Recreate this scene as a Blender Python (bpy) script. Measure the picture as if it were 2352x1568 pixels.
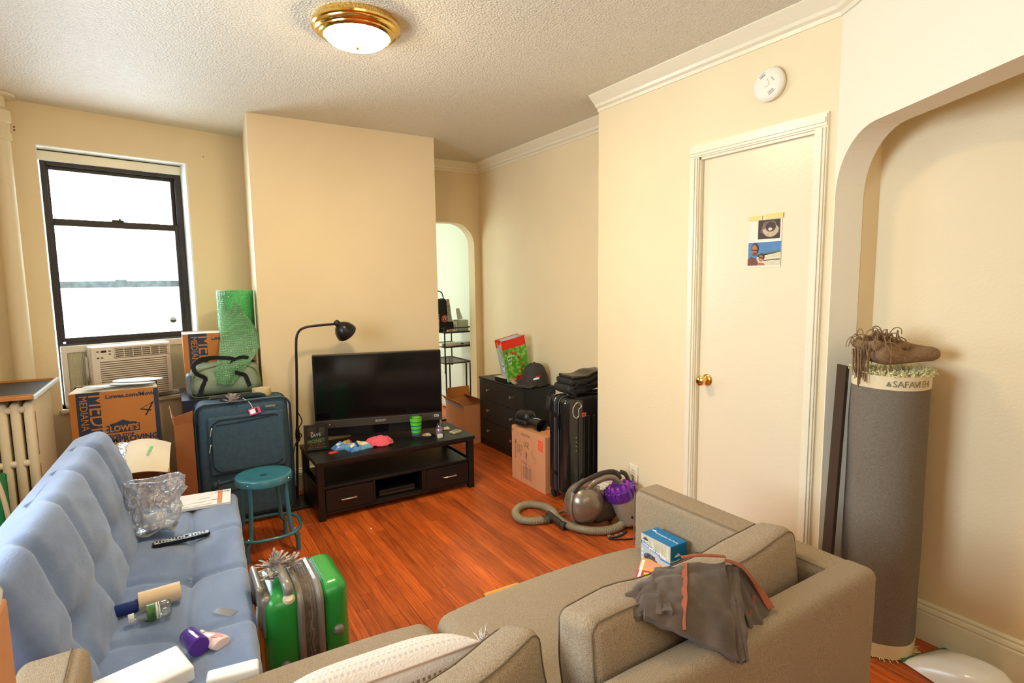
import bpy, bmesh, math, random
from mathutils import Vector, Matrix, noise
random.seed(7)
SC = bpy.context.scene
for _o in list(bpy.data.objects): bpy.data.objects.remove(_o)
COL = SC.collection
R = math.radians

# ------------------------------------------------------------------ camera
def make_camera():
    f = 1283.0
    pit, rol, yaw = R(6.21), R(-0.75), R(31.9)
    cp, sp, cr, sr, cy, sy = math.cos(pit), math.sin(pit), math.cos(rol), math.sin(rol), math.cos(yaw), math.sin(yaw)
    X = Vector((cy, -sy, 0)); D = Vector((-sp*sy, -sp*cy, -cp)); F = Vector((sy*cp, cy*cp, -sp))
    right = X*cr - D*sr
    down = X*sr + D*cr
    cam = bpy.data.cameras.new('camera'); o = bpy.data.objects.new('camera', cam); COL.objects.link(o)
    m = Matrix.Identity(4)
    for i in range(3):
        m[i][0] = right[i]; m[i][1] = -down[i]; m[i][2] = -F[i]
    m[0][3], m[1][3], m[2][3] = 0, 0, 1.5
    o.matrix_world = m
    cam.sensor_width = 36; cam.lens = f/2352*36; cam.clip_start = .02
    SC.camera = o
make_camera()

# ------------------------------------------------------------------ world, exposure
SC.view_settings.view_transform = 'Standard'
SC.view_settings.look = 'None'
SC.view_settings.gamma = 1
SC.view_settings.use_curve_mapping = False
SC.view_settings.exposure = 0.28
W = bpy.data.worlds.new('sky'); SC.world = W; W.use_nodes = True
W.node_tree.nodes['Background'].inputs[0].default_value = (.74, .87, 1, 1)
W.node_tree.nodes['Background'].inputs[1].default_value = 18.0

def area(name, loc, look, sx, sy, power=None, color=(1, 1, 1), portal=False):
    l = bpy.data.lights.new(name, 'AREA'); l.shape = 'RECTANGLE'; l.size = sx; l.size_y = sy
    l.color = color
    if portal: l.cycles.is_portal = True
    else: l.energy = power
    o = bpy.data.objects.new(name, l); COL.objects.link(o)
    o.location = loc; o.rotation_euler = Vector(look).to_track_quat('-Z', 'Y').to_euler()
    return o
area('window_portal', (-.272, 5.02, 1.72), (.242, -.970, 0), .86, 1.3, portal=True)
area('window_portal', (-1.52, 1.75, 1.6), (1, 0, 0), 1.5, 1.3, portal=True)
# daylight of the next room, coming from its own window beyond the doorway
area('hall_window_light', (1.2, 6.3, 1.5), (1, -.05, 0), 1.2, 1.6, 26, (.86, 1, .9))
# lamp of the hallway beyond the right-hand arch
area('hallway_lamp_light', (1.9, -1.1, 2.5), (0.1, .3, -1), .5, .5, 5, (1, .86, .5))
area('rear_fill_light', (.3, -1.1, 2.1), (.1, 1, -.35), 1.6, 1.0, 12, (1, .93, .8))  # unseen warm fill added behind the camera to brighten the room

# ------------------------------------------------------------------ materials
def srgb(r, g, b):
    def c(v):
        v /= 255.
        return v/12.92 if v <= .04045 else ((v+.055)/1.055)**2.4
    return (c(r), c(g), c(b))
MATS = {}
def mat(name, col, rough=.6, metal=0, spec=.4, noise_amt=0, noise_scale=8, bump=0, bump_scale=60, col2=None,
        emit=None, emit_s=0, alpha=1, coat=0, sheen=0, stretch=(1, 1, 1), detail=4, rand=0, trans=0, wave=None):
    if name in MATS: return MATS[name]
    m = bpy.data.materials.new(name); m.use_nodes = True; MATS[name] = m
    nt = m.node_tree; N = nt.nodes; L = nt.links
    b = N['Principled BSDF']
    col = tuple(col) + (1,)
    b.inputs['Base Color'].default_value = col
    b.inputs['Roughness'].default_value = rough
    b.inputs['Metallic'].default_value = metal
    b.inputs['Specular IOR Level'].default_value = spec
    b.inputs['Alpha'].default_value = alpha
    b.inputs['Coat Weight'].default_value = coat
    b.inputs['Coat Roughness'].default_value = .15
    b.inputs['Sheen Weight'].default_value = sheen
    b.inputs['Transmission Weight'].default_value = trans
    tc = N.new('ShaderNodeTexCoord'); mp = N.new('ShaderNodeMapping'); mp.inputs['Scale'].default_value = stretch
    L.new(tc.outputs['Object'], mp.inputs['Vector'])
    src = None
    if noise_amt or col2:
        n = N.new('ShaderNodeTexNoise'); n.inputs['Scale'].default_value = noise_scale; n.inputs['Detail'].default_value = detail
        L.new(mp.outputs[0], n.inputs['Vector'])
        mx = N.new('ShaderNodeMix'); mx.data_type = 'RGBA'
        c2 = tuple(col2)+(1,) if col2 else tuple(max(0, c*(1-noise_amt)) for c in col[:3])+(1,)
        mx.inputs['A'].default_value = col; mx.inputs['B'].default_value = c2
        rp = N.new('ShaderNodeMapRange'); rp.inputs[1].default_value = .35; rp.inputs[2].default_value = .65
        L.new(n.outputs['Fac'], rp.inputs[0]); L.new(rp.outputs[0], mx.inputs['Factor'])
        L.new(mx.outputs['Result'], b.inputs['Base Color']); src = mx.outputs['Result']
    if rand:
        oi = N.new('ShaderNodeObjectInfo'); hs = N.new('ShaderNodeHueSaturation')
        mr = N.new('ShaderNodeMapRange'); mr.inputs[3].default_value = 1-rand; mr.inputs[4].default_value = 1+rand
        L.new(oi.outputs['Random'], mr.inputs[0]); L.new(mr.outputs[0], hs.inputs['Value'])
        if src: L.new(src, hs.inputs['Color'])
        else: hs.inputs['Color'].default_value = col
        L.new(hs.outputs[0], b.inputs['Base Color'])
    if bump:
        n2 = N.new('ShaderNodeTexNoise'); n2.inputs['Scale'].default_value = bump_scale; n2.inputs['Detail'].default_value = 3
        L.new(mp.outputs[0], n2.inputs['Vector'])
        bp = N.new('ShaderNodeBump'); bp.inputs['Strength'].default_value = bump; bp.inputs['Distance'].default_value = .01
        L.new(n2.outputs['Fac'], bp.inputs['Height']); L.new(bp.outputs[0], b.inputs['Normal'])
    if emit:
        b.inputs['Emission Color'].default_value = tuple(emit)+(1,); b.inputs['Emission Strength'].default_value = emit_s
    return m

M_wall = mat('cream_wall_paint', (.86, .70, .44), .55, noise_amt=.04, noise_scale=2, bump=.12, bump_scale=90)
M_wallw = mat('pale_hall_paint', (.78, .80, .68), .6, bump=.1, bump_scale=60)
M_arch = mat('pale_plaster', (.88, .80, .62), .6, bump=.12, bump_scale=60)
M_ceil = mat('stippled_ceiling', (.80, .74, .60), .55, spec=.5, noise_amt=.05, noise_scale=30, bump=1.0, bump_scale=95)
M_trim = mat('gloss_cream_trim', (.86, .77, .57), .25, spec=.6, bump=.25, bump_scale=30)
M_base = mat('cream_baseboard', (.84, .78, .58), .3, spec=.5, bump=.1, bump_scale=30)
M_white = mat('white_reveal', (.88, .9, .84), .5, bump=.06)
M_door = mat('cream_door_paint', (.83, .70, .49), .28, spec=.5, bump=.08, bump_scale=50)
M_brass = mat('polished_brass', (.83, .55, .16), .14, 1)
M_black = mat('black_enamel', (.008, .008, .009), .3)
M_blackw = mat('black_stained_wood', (.011, .009, .008), .38, spec=.45, noise_amt=.4, noise_scale=20, stretch=(1, 1, 8), bump=.06, bump_scale=40)
M_dress = mat('black_brown_laminate', (.016, .017, .016), .42, noise_amt=.25, noise_scale=30)
M_frame = mat('dark_bronze_window', (.022, .014, .012), .4, noise_amt=.3, noise_scale=25)
M_greyrail = mat('grey_weathered_rail', (.19, .24, .24), .6, noise_amt=.4, noise_scale=30)
M_card = mat('cardboard', srgb(198, 128, 66), .85, noise_amt=.08, noise_scale=6, bump=.05)
M_cardpk = mat('pinkish_cardboard', srgb(214, 150, 105), .85, noise_amt=.07, noise_scale=6)
M_cardin = mat('cardboard_dark_inside', srgb(150, 92, 52), .9, noise_amt=.08)
M_cardw = mat('pale_cardboard_flap', srgb(235, 222, 200), .8, noise_amt=.06, noise_scale=8)
M_navy = mat('navy_print', srgb(52, 62, 84), .8)
M_paper = mat('white_paper', (.86, .86, .86), .7)
M_paperg = mat('grey_white_paper', (.66, .70, .72), .7)
M_ink = mat('black_ink', (.02, .018, .016), .7)
M_silver = mat('brushed_silver', (.66, .64, .6), .3, .9)
M_chrome = mat('bright_steel', (.75, .75, .75), .15, 1)
M_acw = mat('warm_white_plastic', (.76, .68, .58), .4)
M_acl = mat('cream_accordion_plastic', (.8, .76, .6), .45)
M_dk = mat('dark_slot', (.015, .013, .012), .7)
M_brown_slot = mat('brown_gap', (.16, .12, .085), .8)
M_futon = mat('blue_microsuede', srgb(98, 118, 158), .85, sheen=.35, col2=srgb(126, 146, 184), noise_scale=5, stretch=(1, .45, 1), bump=.12, bump_scale=120, detail=6)
M_sofa = mat('grey_brown_tweed', srgb(138, 118, 92), .95, sheen=.1, col2=srgb(178, 154, 122), noise_scale=480, bump=.5, bump_scale=420, detail=2)
M_sofa2 = mat('grey_brown_tweed_cushion', srgb(140, 120, 95), .95, sheen=.1, col2=srgb(182, 158, 128), noise_scale=420, bump=.5, bump_scale=380, detail=2)
M_seam = mat('dark_piping', srgb(122, 104, 82), .95)
M_cream = mat('cream_knit', srgb(226, 212, 198), .95, bump=.3, bump_scale=160)
M_trou = mat('taupe_jersey', srgb(98, 82, 70), .95, noise_amt=.3, noise_scale=14, bump=.15, bump_scale=90, sheen=.2)
M_orange = mat('rust_binding', srgb(160, 86, 58), .9, noise_amt=.15, noise_scale=60)
M_green = mat('green_glossy_shell', srgb(40, 150, 60), .28, spec=.5, coat=.3)
M_gsil = mat('silver_grey_trim', srgb(150, 142, 132), .35, .35, noise_amt=.1, noise_scale=20)
M_bluecase = mat('teal_navy_nylon', srgb(58, 84, 102), .75, noise_amt=.2, noise_scale=40, bump=.15, bump_scale=200)
M_bluedk = mat('dark_nylon_edge', srgb(28, 42, 52), .7)
M_duffel = mat('sage_canvas', srgb(142, 158, 134), .85, noise_amt=.12, noise_scale=10, bump=.15, bump_scale=120)
M_strap = mat('black_webbing', (.012, .012, .013), .85)
M_teal = mat('teal_enamel', srgb(50, 122, 142), .25, spec=.6, coat=.4, noise_amt=.1, noise_scale=10)
M_rug = mat('taupe_rug_backing', srgb(132, 120, 104), .95, col2=srgb(108, 98, 84), noise_scale=160, stretch=(1, 1, 4), bump=.3, bump_scale=200, detail=3)
M_rugpile = mat('cream_shag', srgb(226, 220, 168), .95)
M_rugband = mat('cream_rug_tape', srgb(226, 206, 166), .9)
M_throw = mat('tan_woven_throw', srgb(150, 118, 84), .95, noise_amt=.25, noise_scale=90, stretch=(1, 3, 1), bump=.3, bump_scale=120)
M_plastic_w = mat('glossy_white_plastic', (.82, .80, .78), .2, spec=.5)
M_tealrub = mat('teal_rubber', srgb(60, 120, 110), .5)
M_rad = mat('cream_radiator_paint', (.80, .68, .47), .4, bump=.1, bump_scale=40)
M_vac = mat('warm_grey_metallic', srgb(132, 118, 100), .25, .4, coat=.5)
M_vachose = mat('taupe_hose', srgb(136, 122, 98), .4, spec=.4)
M_vacdk = mat('dark_vacuum_plastic', srgb(62, 54, 46), .4)
M_purple = mat('translucent_purple', srgb(92, 36, 140), .12, coat=.4)
M_bin = mat('cloudy_clear_bin', srgb(178, 164, 140), .15, alpha=.62, coat=.5)
M_red = mat('red_plastic', srgb(170, 40, 30), .4)
M_shellblk = mat('glossy_black_shell', (.012, .012, .012), .1, coat=.6)
M_leather = mat('black_leather', (.016, .014, .013), .3, bump=.15, bump_scale=60)
M_fabblk = mat('black_nylon', (.02, .019, .018), .7, noise_amt=.3, noise_scale=30)

def wood_mat():
    m = bpy.data.materials.new('orange_oak_board'); m.use_nodes = True
    nt = m.node_tree; N = nt.nodes; L = nt.links; b = N['Principled BSDF']
    tc = N.new('ShaderNodeTexCoord'); oi = N.new('ShaderNodeObjectInfo')
    off = N.new('ShaderNodeVectorMath'); off.operation = 'SCALE'; off.inputs[0].default_value = (37, 91, 11)
    L.new(oi.outputs['Random'], off.inputs['Scale'])
    add = N.new('ShaderNodeVectorMath'); L.new(tc.outputs['Object'], add.inputs[0]); L.new(off.outputs[0], add.inputs[1])
    mp = N.new('ShaderNodeMapping'); mp.inputs['Scale'].default_value = (26, 1.6, 1); L.new(add.outputs[0], mp.inputs[0])
    n = N.new('ShaderNodeTexNoise'); n.inputs['Scale'].default_value = 2.2; n.inputs['Detail'].default_value = 6; n.inputs['Distortion'].default_value = 1.2
    L.new(mp.outputs[0], n.inputs[0])
    mp2 = N.new('ShaderNodeMapping'); mp2.inputs['Scale'].default_value = (14, 1.3, 1); L.new(add.outputs[0], mp2.inputs[0])
    wv = N.new('ShaderNodeTexWave'); wv.inputs['Scale'].default_value = 1.6; wv.inputs['Distortion'].default_value = 7; wv.inputs['Detail'].default_value = 2; wv.inputs['Detail Scale'].default_value = .8
    L.new(mp2.outputs[0], wv.inputs[0])
    cr = N.new('ShaderNodeValToRGB'); e = cr.color_ramp.elements
    e[0].position = .3; e[0].color = srgb(178, 74, 26)+(1,); e[1].position = .68; e[1].color = srgb(228, 112, 44)+(1,)
    L.new(n.outputs['Fac'], cr.inputs[0])
    dk = N.new('ShaderNodeMix'); dk.data_type = 'RGBA'; dk.blend_type = 'MULTIPLY'; dk.inputs['Factor'].default_value = .55
    rr = N.new('ShaderNodeMapRange'); rr.inputs[1].default_value = 0; rr.inputs[2].default_value = .35; rr.inputs[3].default_value = .62; rr.inputs[4].default_value = 1
    L.new(wv.outputs['Fac'], rr.inputs[0]); L.new(cr.outputs[0], dk.inputs['A']); L.new(rr.outputs[0], dk.inputs['B'])
    big = N.new('ShaderNodeTexNoise'); big.inputs['Scale'].default_value = 1.3; big.inputs['Detail'].default_value = 5
    geo = N.new('ShaderNodeNewGeometry'); L.new(geo.outputs['Position'], big.inputs[0])
    hs = N.new('ShaderNodeHueSaturation'); mr = N.new('ShaderNodeMapRange'); mr.inputs[3].default_value = .72; mr.inputs[4].default_value = 1.2
    L.new(oi.outputs['Random'], mr.inputs[0])
    mr2 = N.new('ShaderNodeMapRange'); mr2.inputs[1].default_value = .35; mr2.inputs[2].default_value = .6; mr2.inputs[3].default_value = .7; mr2.inputs[4].default_value = 1.0
    L.new(big.outputs['Fac'], mr2.inputs[0])
    mu = N.new('ShaderNodeMath'); mu.operation = 'MULTIPLY'; L.new(mr.outputs[0], mu.inputs[0]); L.new(mr2.outputs[0], mu.inputs[1])
    L.new(mu.outputs[0], hs.inputs['Value']); L.new(dk.outputs['Result'], hs.inputs['Color']); L.new(hs.outputs[0], b.inputs['Base Color'])
    rg = N.new('ShaderNodeMapRange'); rg.inputs[3].default_value = .5; rg.inputs[4].default_value = .25
    L.new(big.outputs['Fac'], rg.inputs[0]); L.new(rg.outputs[0], b.inputs['Roughness'])
    bp = N.new('ShaderNodeBump'); bp.inputs['Strength'].default_value = .15; bp.inputs['Distance'].default_value = .002
    L.new(n.outputs['Fac'], bp.inputs['Height']); L.new(bp.outputs[0], b.inputs['Normal'])
    b.inputs['Specular IOR Level'].default_value = .45
    return m
M_wood = wood_mat()

def glass_mat(name, tint=(1, 1, 1), gloss=.12, rough=.02, opac=0, body=(1, 1, 1), bump=0, bscale=40, voro=False):
    m = bpy.data.materials.new(name); m.use_nodes = True
    nt = m.node_tree; N = nt.nodes; L = nt.links; N.remove(N['Principled BSDF']); out = N['Material Output']
    t = N.new('ShaderNodeBsdfTransparent'); t.inputs[0].default_value = tint+(1,)
    g = N.new('ShaderNodeBsdfGlossy'); g.inputs['Roughness'].default_value = rough
    lw = N.new('ShaderNodeLayerWeight'); lw.inputs['Blend'].default_value = .35
    ma = N.new('ShaderNodeMath'); ma.operation = 'MULTIPLY_ADD'; ma.inputs[1].default_value = .6; ma.inputs[2].default_value = gloss; ma.use_clamp = True
    L.new(lw.outputs['Fresnel'], ma.inputs[0])
    mx = N.new('ShaderNodeMixShader'); L.new(ma.outputs[0], mx.inputs[0]); L.new(t.outputs[0], mx.inputs[1]); L.new(g.outputs[0], mx.inputs[2])
    last = mx
    if bump:
        tc = N.new('ShaderNodeTexCoord')
        if voro:
            n = N.new('ShaderNodeTexVoronoi'); n.inputs['Randomness'].default_value = .15; ho = n.outputs['Distance']
        else:
            n = N.new('ShaderNodeTexNoise'); n.inputs['Detail'].default_value = 3; ho = n.outputs['Fac']
        n.inputs['Scale'].default_value = bscale; L.new(tc.outputs['Object'], n.inputs['Vector'])
        bp = N.new('ShaderNodeBump'); bp.inputs['Strength'].default_value = bump; bp.inputs['Distance'].default_value = .01; bp.invert = voro
        L.new(ho, bp.inputs['Height']); L.new(bp.outputs[0], g.inputs['Normal']); L.new(bp.outputs[0], lw.inputs['Normal'])
    if opac:
        d = N.new('ShaderNodeBsdfDiffuse'); d.inputs[0].default_value = body+(1,)
        m2 = N.new('ShaderNodeMixShader'); m2.inputs[0].default_value = opac; L.new(mx.outputs[0], m2.inputs[1]); L.new(d.outputs[0], m2.inputs[2]); last = m2
    L.new(last.outputs[0], out.inputs[0])
    MATS[name] = m
    return m
M_pane = glass_mat('window_glass', (.98, 1, 1), .04)
M_clearbag = glass_mat('clear_crinkled_film', (.97, .98, 1), .2, .12, .16, (.92, .95, 1), bump=1, bscale=26)
M_bubble = glass_mat('green_bubble_film', (.72, .94, .72), .18, .1, .24, (.30, .70, .36), bump=1.5, bscale=70, voro=True)
M_clear = glass_mat('clear_plastic', (.93, .97, .95), .12, .05)
M_tape = glass_mat('clear_tape', (.98, .98, .97), .03, .1, .04, (.9, .92, .95))

# ------------------------------------------------------------------ object helpers
def link(name, me, m=None, parent=None, matrix=None):
    o = bpy.data.objects.new(name, me); COL.objects.link(o)
    if m is not None:
        if len(me.materials): me.materials.clear()
        me.materials.append(m)
    if parent is not None: o.parent = parent
    if matrix is not None: o.matrix_local = matrix
    return o
def B(): return bmesh.new()
def fin(bm, name, m, parent=None, smooth=False, matrix=None, ang=None):
    bmesh.ops.recalc_face_normals(bm, faces=bm.faces[:])
    me = bpy.data.meshes.new(name); bm.to_mesh(me); bm.free()
    if smooth:
        for p in me.polygons: p.use_smooth = True
        try: me.set_sharp_from_angle(angle=R(ang or 40))
        except Exception: pass
    return link(name, me, m, parent, matrix)
def tag(o, label=None, cat=None, group=None, kind=None):
    if label: o['label'] = label
    if cat: o['category'] = cat
    if group: o['group'] = group
    if kind: o['kind'] = kind
    return o
def thing(name, label, cat, loc=(0, 0, 0), rz=0, group=None, mtx=None):
    o = bpy.data.objects.new(name, None); COL.objects.link(o); o.empty_display_size = .05
    if mtx is not None: o.matrix_world = mtx
    else: o.location = loc; o.rotation_euler = (0, 0, rz)
    return tag(o, label, cat, group)
def axes(origin, x, y):
    x = Vector(x).normalized(); y = Vector(y); z = x.cross(y).normalized(); y = z.cross(x)
    m = Matrix.Identity(4)
    for i in range(3): m[i][0] = x[i]; m[i][1] = y[i]; m[i][2] = z[i]; m[i][3] = origin[i]
    return m
def box(bm, x0, x1, y0, y1, z0, z1, bev=0, seg=2, mtx=None):
    vs = [bm.verts.new((x, y, z)) for x in (x0, x1) for y in (y0, y1) for z in (z0, z1)]
    fs = [bm.faces.new([vs[i] for i in f]) for f in ((0, 1, 3, 2), (4, 6, 7, 5), (0, 4, 5, 1), (2, 3, 7, 6), (0, 2, 6, 4), (1, 5, 7, 3))]
    if bev:
        es = list({e for f in fs for e in f.edges})
        r = bmesh.ops.bevel(bm, geom=es, offset=bev, segments=seg, affect='EDGES', profile=.5)
        vs = list({v for f in r['faces'] for v in f.verts} | {v for v in vs if v.is_valid})
    if mtx is not None: bmesh.ops.transform(bm, matrix=mtx, verts=vs)
    return vs
def bx(name, m, parent, x0, x1, y0, y1, z0, z1, bev=.002, matrix=None, smooth=False, seg=2):
    bm = B(); box(bm, x0, x1, y0, y1, z0, z1, bev, seg); return fin(bm, name, m, parent, smooth, matrix)
def prism(bm, poly, z0, z1, mtx=None):
    a = [bm.verts.new((p[0], p[1], z0)) for p in poly]; b = [bm.verts.new((p[0], p[1], z1)) for p in poly]
    n = len(poly)
    bm.faces.new(a[::-1]); bm.faces.new(b)
    for i in range(n): bm.faces.new((a[i], a[(i+1) % n], b[(i+1) % n], b[i]))
    if mtx is not None: bmesh.ops.transform(bm, matrix=mtx, verts=a+b)
    return a+b
def crom(pts, k=6, closed=False):
    P = [Vector(p) for p in pts]; n = len(P); out = []
    rng = range(n if closed else n-1)
    for i in rng:
        p0 = P[(i-1) % n] if (closed or i > 0) else P[0]*2-P[1]
        p1 = P[i]; p2 = P[(i+1) % n]
        p3 = P[(i+2) % n] if (closed or i+2 < n) else P[-1]*2-P[-2]
        for j in range(k):
            t = j/k
            out.append(.5*((2*p1)+(p2-p0)*t+(2*p0-5*p1+4*p2-p3)*t*t+(3*p1-p0-3*p2+p3)*t**3))
    if not closed: out.append(P[-1])
    return out
def tube(bm, pts, r, seg=10, closed=False, rfun=None, cap=True, flat=None):
    P = [Vector(p) for p in pts]; n = len(P)
    T = []
    for i in range(n):
        a = P[(i-1) % n] if (closed or i > 0) else P[i]; b = P[(i+1) % n] if (closed or i < n-1) else P[i]
        T.append((b-a).normalized())
    up = Vector((0, 0, 1)) if abs(T[0].z) < .9 else Vector((1, 0, 0))
    u = (up - T[0]*up.dot(T[0])).normalized(); rings = []
    for i in range(n):
        u = (u - T[i]*u.dot(T[i])).normalized(); v = T[i].cross(u)
        rr = rfun(i/(n-1)) if rfun else r
        fl = flat or 1
        rings.append([bm.verts.new(P[i] + (u*math.cos(a)*rr*fl + v*math.sin(a)*rr)) for a in (2*math.pi*k/seg for k in range(seg))])
    m = n if closed else n-1
    for i in range(m):
        A, Bq = rings[i], rings[(i+1) % n]
        for k in range(seg): bm.faces.new((A[k], A[(k+1) % seg], Bq[(k+1) % seg], Bq[k]))
    if cap and not closed: bm.faces.new(rings[0][::-1]); bm.faces.new(rings[-1])
def tb(name, m, parent, pts, r, seg=10, smoothk=0, closed=False, **kw):
    bm = B()
    if smoothk: pts = crom(pts, smoothk, closed)
    tube(bm, pts, r, seg, closed, **kw); return fin(bm, name, m, parent, True, ang=50)
def lathe(bm, prof, seg=32, mtx=None, close=False):
    rings = []
    for r, z in prof:
        if r < 1e-6: rings.append([bm.verts.new((0, 0, z))])
        else: rings.append([bm.verts.new((r*math.cos(2*math.pi*k/seg), r*math.sin(2*math.pi*k/seg), z)) for k in range(seg)])
    pr = list(zip(rings, rings[1:])) + ([(rings[-1], rings[0])] if close else [])
    for A, Bq in pr:
        if len(A) == 1 and len(Bq) == 1: continue
        for k in range(seg):
            k2 = (k+1) % seg
            if len(A) == 1: bm.faces.new((A[0], Bq[k], Bq[k2]))
            elif len(Bq) == 1: bm.faces.new((A[k], A[k2], Bq[0]))
            else: bm.faces.new((A[k], A[k2], Bq[k2], Bq[k]))
    vs = [v for r_ in rings for v in r_]
    if mtx is not None: bmesh.ops.transform(bm, matrix=mtx, verts=vs)
    return vs
def lt(name, m, parent, prof, seg=32, matrix=None, close=False, ang=35):
    bm = B(); lathe(bm, prof, seg, None, close); return fin(bm, name, m, parent, True, matrix, ang)
def rbox(sx, sy, sz, r, n=8, f=None, na=3):
    """rounded box centred on the origin; f(v) -> v deforms every vertex"""
    hs = (sx/2, sy/2, sz/2)
    def coords(h):
        c = [-(h-r)-r*math.tan(R(45)*(1-k/na)) for k in range(na)]
        c += [-(h-r)+2*(h-r)*k/n for k in range(n+1)]
        c += [(h-r)+r*math.tan(R(45)*(k+1)/na) for k in range(na)]
        return c
    C = [coords(h) for h in hs]; bm = B(); V = {}
    def vert(i, j, k):
        key = (i, j, k)
        if key not in V:
            p = Vector((C[0][i], C[1][j], C[2][k])); q = Vector([max(-(hs[a]-r), min(hs[a]-r, p[a])) for a in range(3)])
            d = p-q; p = q + d.normalized()*r if d.length > 1e-9 else p
            if f: p = f(p)
            V[key] = bm.verts.new(p)
        return V[key]
    L0 = n+2*na
    for a in range(L0):
        for b_ in range(L0):
            for s in (0, L0):
                for mk in (lambda u, v: (s, u, v), lambda u, v: (u, s, v), lambda u, v: (u, v, s)):
                    q = [vert(*mk(a, b_)), vert(*mk(a+1, b_)), vert(*mk(a+1, b_+1)), vert(*mk(a, b_+1))]
                    try: bm.faces.new(q)
                    except ValueError: pass
    return bm
def soft(name, m, parent, size, r, matrix=None, f=None, n=8, na=3):
    bm = rbox(*size, r, n, f, na); return fin(bm, name, m, parent, True, matrix, 80)
def sheet(bm, fn, nu, nv, th=.002, nrm=None):
    """closed thin solid over the grid fn(u,v)"""
    g = [[Vector(fn(i/nu, j/nv)) for j in range(nv+1)] for i in range(nu+1)]
    def nr(i, j):
        a = g[min(i+1, nu)][j]-g[max(i-1, 0)][j]; b = g[i][min(j+1, nv)]-g[i][max(j-1, 0)]
        c = a.cross(b); return c.normalized() if c.length > 1e-12 else Vector((0, 0, 1))
    T = [[bm.verts.new(g[i][j]+nr(i, j)*th/2) for j in range(nv+1)] for i in range(nu+1)]
    Bo = [[bm.verts.new(g[i][j]-nr(i, j)*th/2) for j in range(nv+1)] for i in range(nu+1)]
    for i in range(nu):
        for j in range(nv):
            bm.faces.new((T[i][j], T[i+1][j], T[i+1][j+1], T[i][j+1]))
            bm.faces.new((Bo[i][j], Bo[i][j+1], Bo[i+1][j+1], Bo[i+1][j]))
    for i in range(nu):
        bm.faces.new((T[i][0], Bo[i][0], Bo[i+1][0], T[i+1][0])); bm.faces.new((T[i][nv], T[i+1][nv], Bo[i+1][nv], Bo[i][nv]))
    for j in range(nv):
        bm.faces.new((T[0][j], T[0][j+1], Bo[0][j+1], Bo[0][j])); bm.faces.new((T[nu][j], Bo[nu][j], Bo[nu][j+1], T[nu][j+1]))
def sh(name, m, parent, fn, nu=16, nv=16, th=.002, smooth=True, matrix=None):
    bm = B(); sheet(bm, fn, nu, nv, th); return fin(bm, name, m, parent, smooth, matrix, 70)
def bil(a, b, c, d):
    a, b, c, d = map(Vector, (a, b, c, d))
    return lambda u, v: (a*(1-u)+b*u)*(1-v)+(d*(1-u)+c*u)*v
def nz(x, y=0, z=0): return noise.noise(Vector((x, y, z)))
_dg = None
def text(s, size, m, parent, mtx, bold=0, align='LEFT', sx=1, shear=0, name='lettering', space=1):
    cu = bpy.data.curves.new('lettering', 'FONT'); cu.body = s; cu.size = size; cu.align_x = align; cu.offset = bold; cu.extrude = .0004
    cu.shear = shear; cu.resolution_u = 2; cu.space_character = space
    t = bpy.data.objects.new('t', cu); COL.objects.link(t)
    bpy.context.view_layer.update()
    me = bpy.data.meshes.new_from_object(t.evaluated_get(bpy.context.evaluated_depsgraph_get()))
    bpy.data.objects.remove(t)
    for v in me.vertices: v.co.x *= sx
    o = link(name, me, m, parent); o.matrix_local = mtx
    return o
def flat(name, m, parent, poly, mtx, th=.0006):
    bm = B(); prism(bm, poly, 0, th); return fin(bm, name, m, parent, False, mtx)
def rect(w, h, x=0, y=0): return [(x, y), (x+w, y), (x+w, y+h), (x, y+h)]
def dup(root, loc=None, label=None, rz=None):
    r = root.copy(); COL.objects.link(r)
    if loc is not None: r.location = loc
    if rz is not None: r.rotation_euler = (0, 0, rz)
    if label: r['label'] = label
    for ch in list(root.children):
        c = ch.copy(); COL.objects.link(c); c.parent = r
        for g in ch.children:
            d = g.copy(); COL.objects.link(d); d.parent = c
    return r
def struct(name, bm, m, smooth=False, parent=None):
    o = fin(bm, name, m, parent, smooth); 
    if parent is None: o['kind'] = 'structure'
    return o

# ------------------------------------------------------------------ room shell
ZC = 2.63
# floor: slab + boards
SLAB = [(-1.5, -1.6), (3.1, -1.6), (3.1, 7.3), (.45, 7.3), (.45, 5.17), (-1.5, 4.69)]
bm = B(); prism(bm, SLAB, -.12, -.012); floor = struct('floor', bm, mat('dark_subfloor', (.03, .012, .006), .8))
bw = .057; gap = .0012
cols = []
me_cache = {}
def board_mesh(L):
    L = round(L/.05)*.05
    if L not in me_cache:
        b_ = B(); box(b_, 0, bw-gap, 0, L-gap, -.012, 0, .0009, 1)
        me = bpy.data.meshes.new('floorboard'); bmesh.ops.recalc_face_normals(b_, faces=b_.faces[:]); b_.to_mesh(me); b_.free(); me.materials.append(M_wood); me_cache[L] = me
    return me_cache[L], L
cnt = 0
rest = B()
x = .03
while x < 2.86:
    y = .45 - random.random()*.8
    while y < 5.05:
        me, L = board_mesh(random.choice((.7, .9, 1.1, 1.3, 1.5)))
        if cnt < 300 and y+L > .35 and (y+L > 1.75 or x > 1.7) and (y < 5):
            o = bpy.data.objects.new('floorboard', me); COL.objects.link(o); o.parent = floor; o.location = (x, y, 0); cnt += 1
        else: box(rest, x, x+bw-gap, y, y+L-gap, -.012, 0)
        y += L
    yy = y
    while yy < 7.2:
        box(rest, x, x+bw-gap, yy, min(7.25, yy+1.1)-gap, -.012, 0); yy += 1.1
    x += bw
x = .03 - bw
while x > -1.4:
    yy = -1.5 - random.random()*.6
    while yy < 5:
        box(rest, x, x+bw-gap, yy, yy+1.3-gap, -.012, 0); yy += 1.3
    x -= bw
x = .03
while x < 2.86:
    box(rest, x, x+bw-gap, -1.5, -.4, -.012, 0); x += bw
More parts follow.
